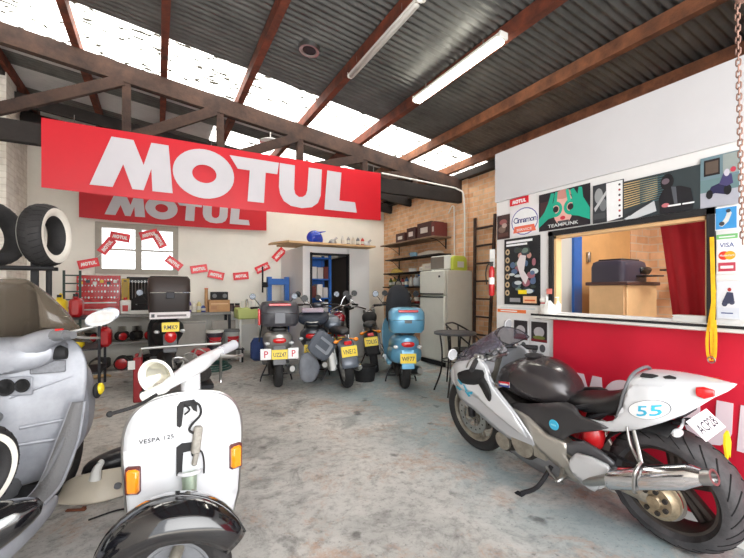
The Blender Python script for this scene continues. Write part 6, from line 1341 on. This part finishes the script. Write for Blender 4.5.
# scooter at the bench with a large delivery box
T = scooter('parked_scooter', 'black scooter with a huge dark delivery box before the workbench', (.13, 6.02, 0), PI/2+.05, matteblack, ptxt='RMK9', tailz=.78, hz=1.08, lean=0, rack=False, pup=.2)
x_, z_ = -.1, .96
b = MB().loft([(z_-.0, x_, 0, .2, .225, .225, 7), (z_+.06, x_, 0, .22, .238, .238, 7), (z_+.3, x_, 0, .23, .246, .246, 7)], ax='z', n=36).build('delivery_box', mat('brown_black_box', (46, 38, 36), .5), T)
MB().loft([(z_+.31, x_, 0, .23, .25, .25, 7), (z_+.48, x_, 0, .22, .246, .246, 7), (z_+.52, x_, 0, .19, .22, .22, 6)], ax='z', n=36).build('lid', mat('brown_black_box2', (58, 46, 42), .5), b)
MB().box((x_-.235, 0, z_+.27), (.02, .1, .08), b=.005).build('latch', darksteel, b); 
q = flatart('box_strip', (x_-.235, .235, z_-.03), (0, -1, 0), (0, 0, 1), .47, .085, [('r', .04, .25, .12, .75, (60, 60, 66)), ('r', .18, .3, .9, .62, (120, 110, 112))], b, base=(226, 220, 220)); 
MB().ball((-.36, 0, .7), (.03, .07, .08)).build('brake_lamp', redlens, T)
# ================================================================ RED LIFT behind the white scooter
t = thing('scooter_lift', 'red steel scooter lift with a silver guard rail behind the white scooter', 'lift', (.02, 5.3, 0))
MB().box((-.22, .0, .26), (.09, .08, .52), b=.01).build('post', mat('dull_red', (150, 26, 34), .5, noise=.2), t); MB().box((-.22, .3, .26), (.08, .08, .52), b=.01).build('post', mat('dull_red', (150, 26, 34), .5), t)
MB().box((.2, .12, .1), (.8, .36, .06), b=.01).build('platform', darksteel, t)
MB().tube([(-.2, .0, .5), (-.18, -.02, .6), (-.1, -.02, .62), (.6, -.02, .62), (.68, .0, .58), (.7, .1, .2), (.7, .1, .1)], .018).build('guard_rail', steel, t)
MB().cyl((.05, .12, .13), (.05, .12, .36), .06, n=18).cyl((.05, .12, .36), (.05, .12, .44), .025).build('hydraulic_ram', darksteel, t)
MB().box((-.28, -.055, .44), (.07, .004, .1)).build('number_sticker', whiteplastic, t)
t = thing('red_petrol_engine', 'small red and chrome engine sitting on the scooter lift', 'engine', (.5, 5.5, .13))
MB().cyl((0, -.12, .12), (0, .12, .12), .11, n=20).box((.02, 0, .28), (.16, .16, .12), b=.02).build('crankcase', engine_dark, t); MB().box((0, 0, .37), (.24, .18, .08), b=.03).build('tank', mat('dull_red', (150, 26, 34), .5), t)
# leg shield panel and black exhaust lying on the floor
t = thing('loose_body_panel', 'cream scooter leg panel lying on the floor between the two scooters', 'body panel', (-.3, 3.02, 0), (0, 0, -.1))
vs = []; fs = []
for i in range(13):
    a = i/12; x = -.24+.5*a
    for j in range(8):
        b = j/7; vs.append((x, -.13*math.sin(PI*min(1, a*.9+.1))+.1*b**1.5, .004+(.05+.11*math.sin(PI*a)**.5)*b))
for i in range(12):
    for j in range(7): fs.append((i*8+j, i*8+j+1, (i+1)*8+j+1, (i+1)*8+j))
q = MB(); q.add(vs, fs); pn = q.build('panel_shell', mat('cream_panel', (206, 196, 178), .4, noise=.06), t, solid=.008, sub=1)
MB().tube([(-.03, -.08, .13), (-.02, -.08, .19), (.0, -.075, .22)], lambda q_: .034-.018*q_, n=12).ball((.0, -.07, .225), (.018, .018, .02)).build('horn_stub', whiteplastic, t)
MB().cyl((.1, -.145, .09), (.1, -.13, .095), .02, n=14).build('blanking_plug', greymid, t)
t = thing('black_exhaust_cover', 'black plastic engine cowl lying behind the cream panel', 'engine cover', (-.16, 3.32, 0), (0, 0, .25))
MB().loft([(-.3, 0, .07, .03, .03, .05, 2.2), (-.22, 0, .09, .09, .07, .085, 2.4), (0, 0, .1, .11, .09, .095, 2.3), (.2, 0, .11, .1, .1, .1, 2.2), (.27, 0, .11, .08, .08, .08, 2)], n=22).build('shell', mat('satin_black', (40, 40, 44), .35), t, sub=1)
MB().torus((.27, -.0, .11), (1, -.3, 0), .055, .016, 26, 8).build('collar', matteblack, t)
t = thing('rusty_bolt', 'small rusty brown strip of metal lying on the floor by the grey scooter', 'scrap metal', (-.42, 2.86, 0), (0, 0, -.4)); MB().box((0, 0, .006), (.11, .022, .01), b=.003).build('strip', mat('rust_brown', (122, 70, 48), .9, noise=.3), t); MB().box((.04, .0, .014), (.02, .028, .008)).build('tab', mat('rust_brown', (122, 70, 48), .9), t)
t = thing('floor_cable', 'thin black cable running over the floor to the white scooter', 'cable', (-.24, 2.72, 0)); MB().tube([(-.1, -.02, .006), (.03, .02, .006), (.12, .0, .006), (.2, .03, .006)], .005).build('cable', matteblack, t); MB().cyl((.2, .03, .008), (.235, .035, .008), .008).build('plug', matteblack, t)
# black tyres and basket between scooters
t = thing('black_tub', 'round black rubber tub on the floor behind the grey motorcycle', 'tub', (2.62, 5.0, 0)); t.scale = (.85, .85, .85); MB().lathe([(0, 0), (.16, 0), (.2, .22), (.21, .24), (.19, .24), (.15, .02), (0, .015)], n=28).build('bowl', matteblack, t); MB().torus((0, 0, .24), (0, 0, 1), .2, .01, 28, 6).build('rim', black, t)
# ================================================================ TYRES ON A RACK, left wall
rk = thing('tyre_rack', 'black steel tyre rack against the left wall behind the grey scooter', 'rack', (-.95, 3.62, 0))
for x in (-.6, .18): MB().box((x, 0, .76), (.04, .04, 1.5)).box((x, 0, .015), (.05, .5, .03)).build('upright', matteblack, rk)
MB().cyl((.26, 0, 1.2), (.26, 0, 1.5), .018).build('side_tube', matteblack, rk)
for y in (-.07, .07): MB().cyl((-.64, y, 1.455), (.3, y, 1.455), .014).build('rail', matteblack, rk)
def tyre(label, c, rot, wall, R=.215, w=.11):
    t = thing('scooter_tyre', label, 'tyre', c, rot, 'loose scooter tyres on the rack')
    o = MB().lathe(tyre_prof(R, w, R*.62), (0, 0, 0), (0, 1, 0), 48, closed=True).build('carcass', rubber, t, angle=60)
    q = MB()
    for s in (-1, 1) if wall else (): q.lathe([(R*.62+.003, s*w*.4), (R*.72, s*w*.485), (R*.8, s*w*.51), (R*.88, s*w*.495)] if wall is True else [(R*.72, s*w*.492), (R*.76, s*w*.505), (R*.84, s*w*.506)], (0, 0, 0), (0, 1, 0), 48, cap=False)
    if wall: part('whitewall_band', q, whitewall, t, 'cream whitewall band')
    q = MB()
    for k in range(30):
        for s in (-1, 1):
            a0 = 2*PI*(k+(.5 if s > 0 else 0))/30; pts = []
            for j in range(4): b = s*(.1+.9*j/3); aa = a0+.03*j; rr = R*.62+R*.38*(.45+.55*math.cos(b)**.8)-.0008; pts.append((rr*math.cos(aa), w/2*math.sin(b), rr*math.sin(aa)))
            q.tube(pts, .0028, n=4, sm=1)
    q.build('tread_grooves', mat('groove_black', (20, 20, 22), .9), o)['kind'] = 'stuff'
    return t
tyre('whitewall scooter tyre at the right end of the rack', (-.7, 3.58, 1.69), (0, 0, math.radians(-106)), True, .222, .15)
tyre('plain black tyre leaning second on the rack beside the whitewall one', (-.98, 3.55, 1.68), (math.radians(8), 0, math.radians(-120)), False, .22, .14)
tyre('black tyre with a thin white line at the left picture edge', (-1.16, 3.5, 1.7), (math.radians(-14), 0, math.radians(-128)), True, .225, .12)
tyre('whitewall tyre standing on the floorboard of the grey scooter', (-.64, 2.02, .6), (math.radians(6), 0, math.radians(56)), 2, .195, .1)['group'] = 'loose tyre on the scooter'

t = thing('loose_black_fairing', 'glossy black fairing piece with a clear lamp strip at the lower left edge', 'body panel', (-.6, 1.98, .36), (0, math.radians(-14), .15))
MB().loft([(-.3, 0, 0, .06, .06, .06, 2.2), (-.2, 0, .01, .1, .1, .09, 2.4), (0, 0, .02, .11, .11, .1, 2.4), (.14, 0, .03, .08, .07, .07, 2.2), (.22, 0, .04, .03, .02, .03, 2)], n=22).build('shell', mat('gloss_black_paint', (16, 16, 20), .12, coat=1.), t, sub=1)
MB().loft([(-.24, -.085, .03, .02, .02, .02, 2.2), (-.1, -.105, .045, .022, .026, .022, 2.4), (.08, -.1, .06, .02, .022, .02, 2.3), (.16, -.07, .065, .01, .01, .01, 2)], n=14).build('lamp_strip', lampglass, t, sub=1)
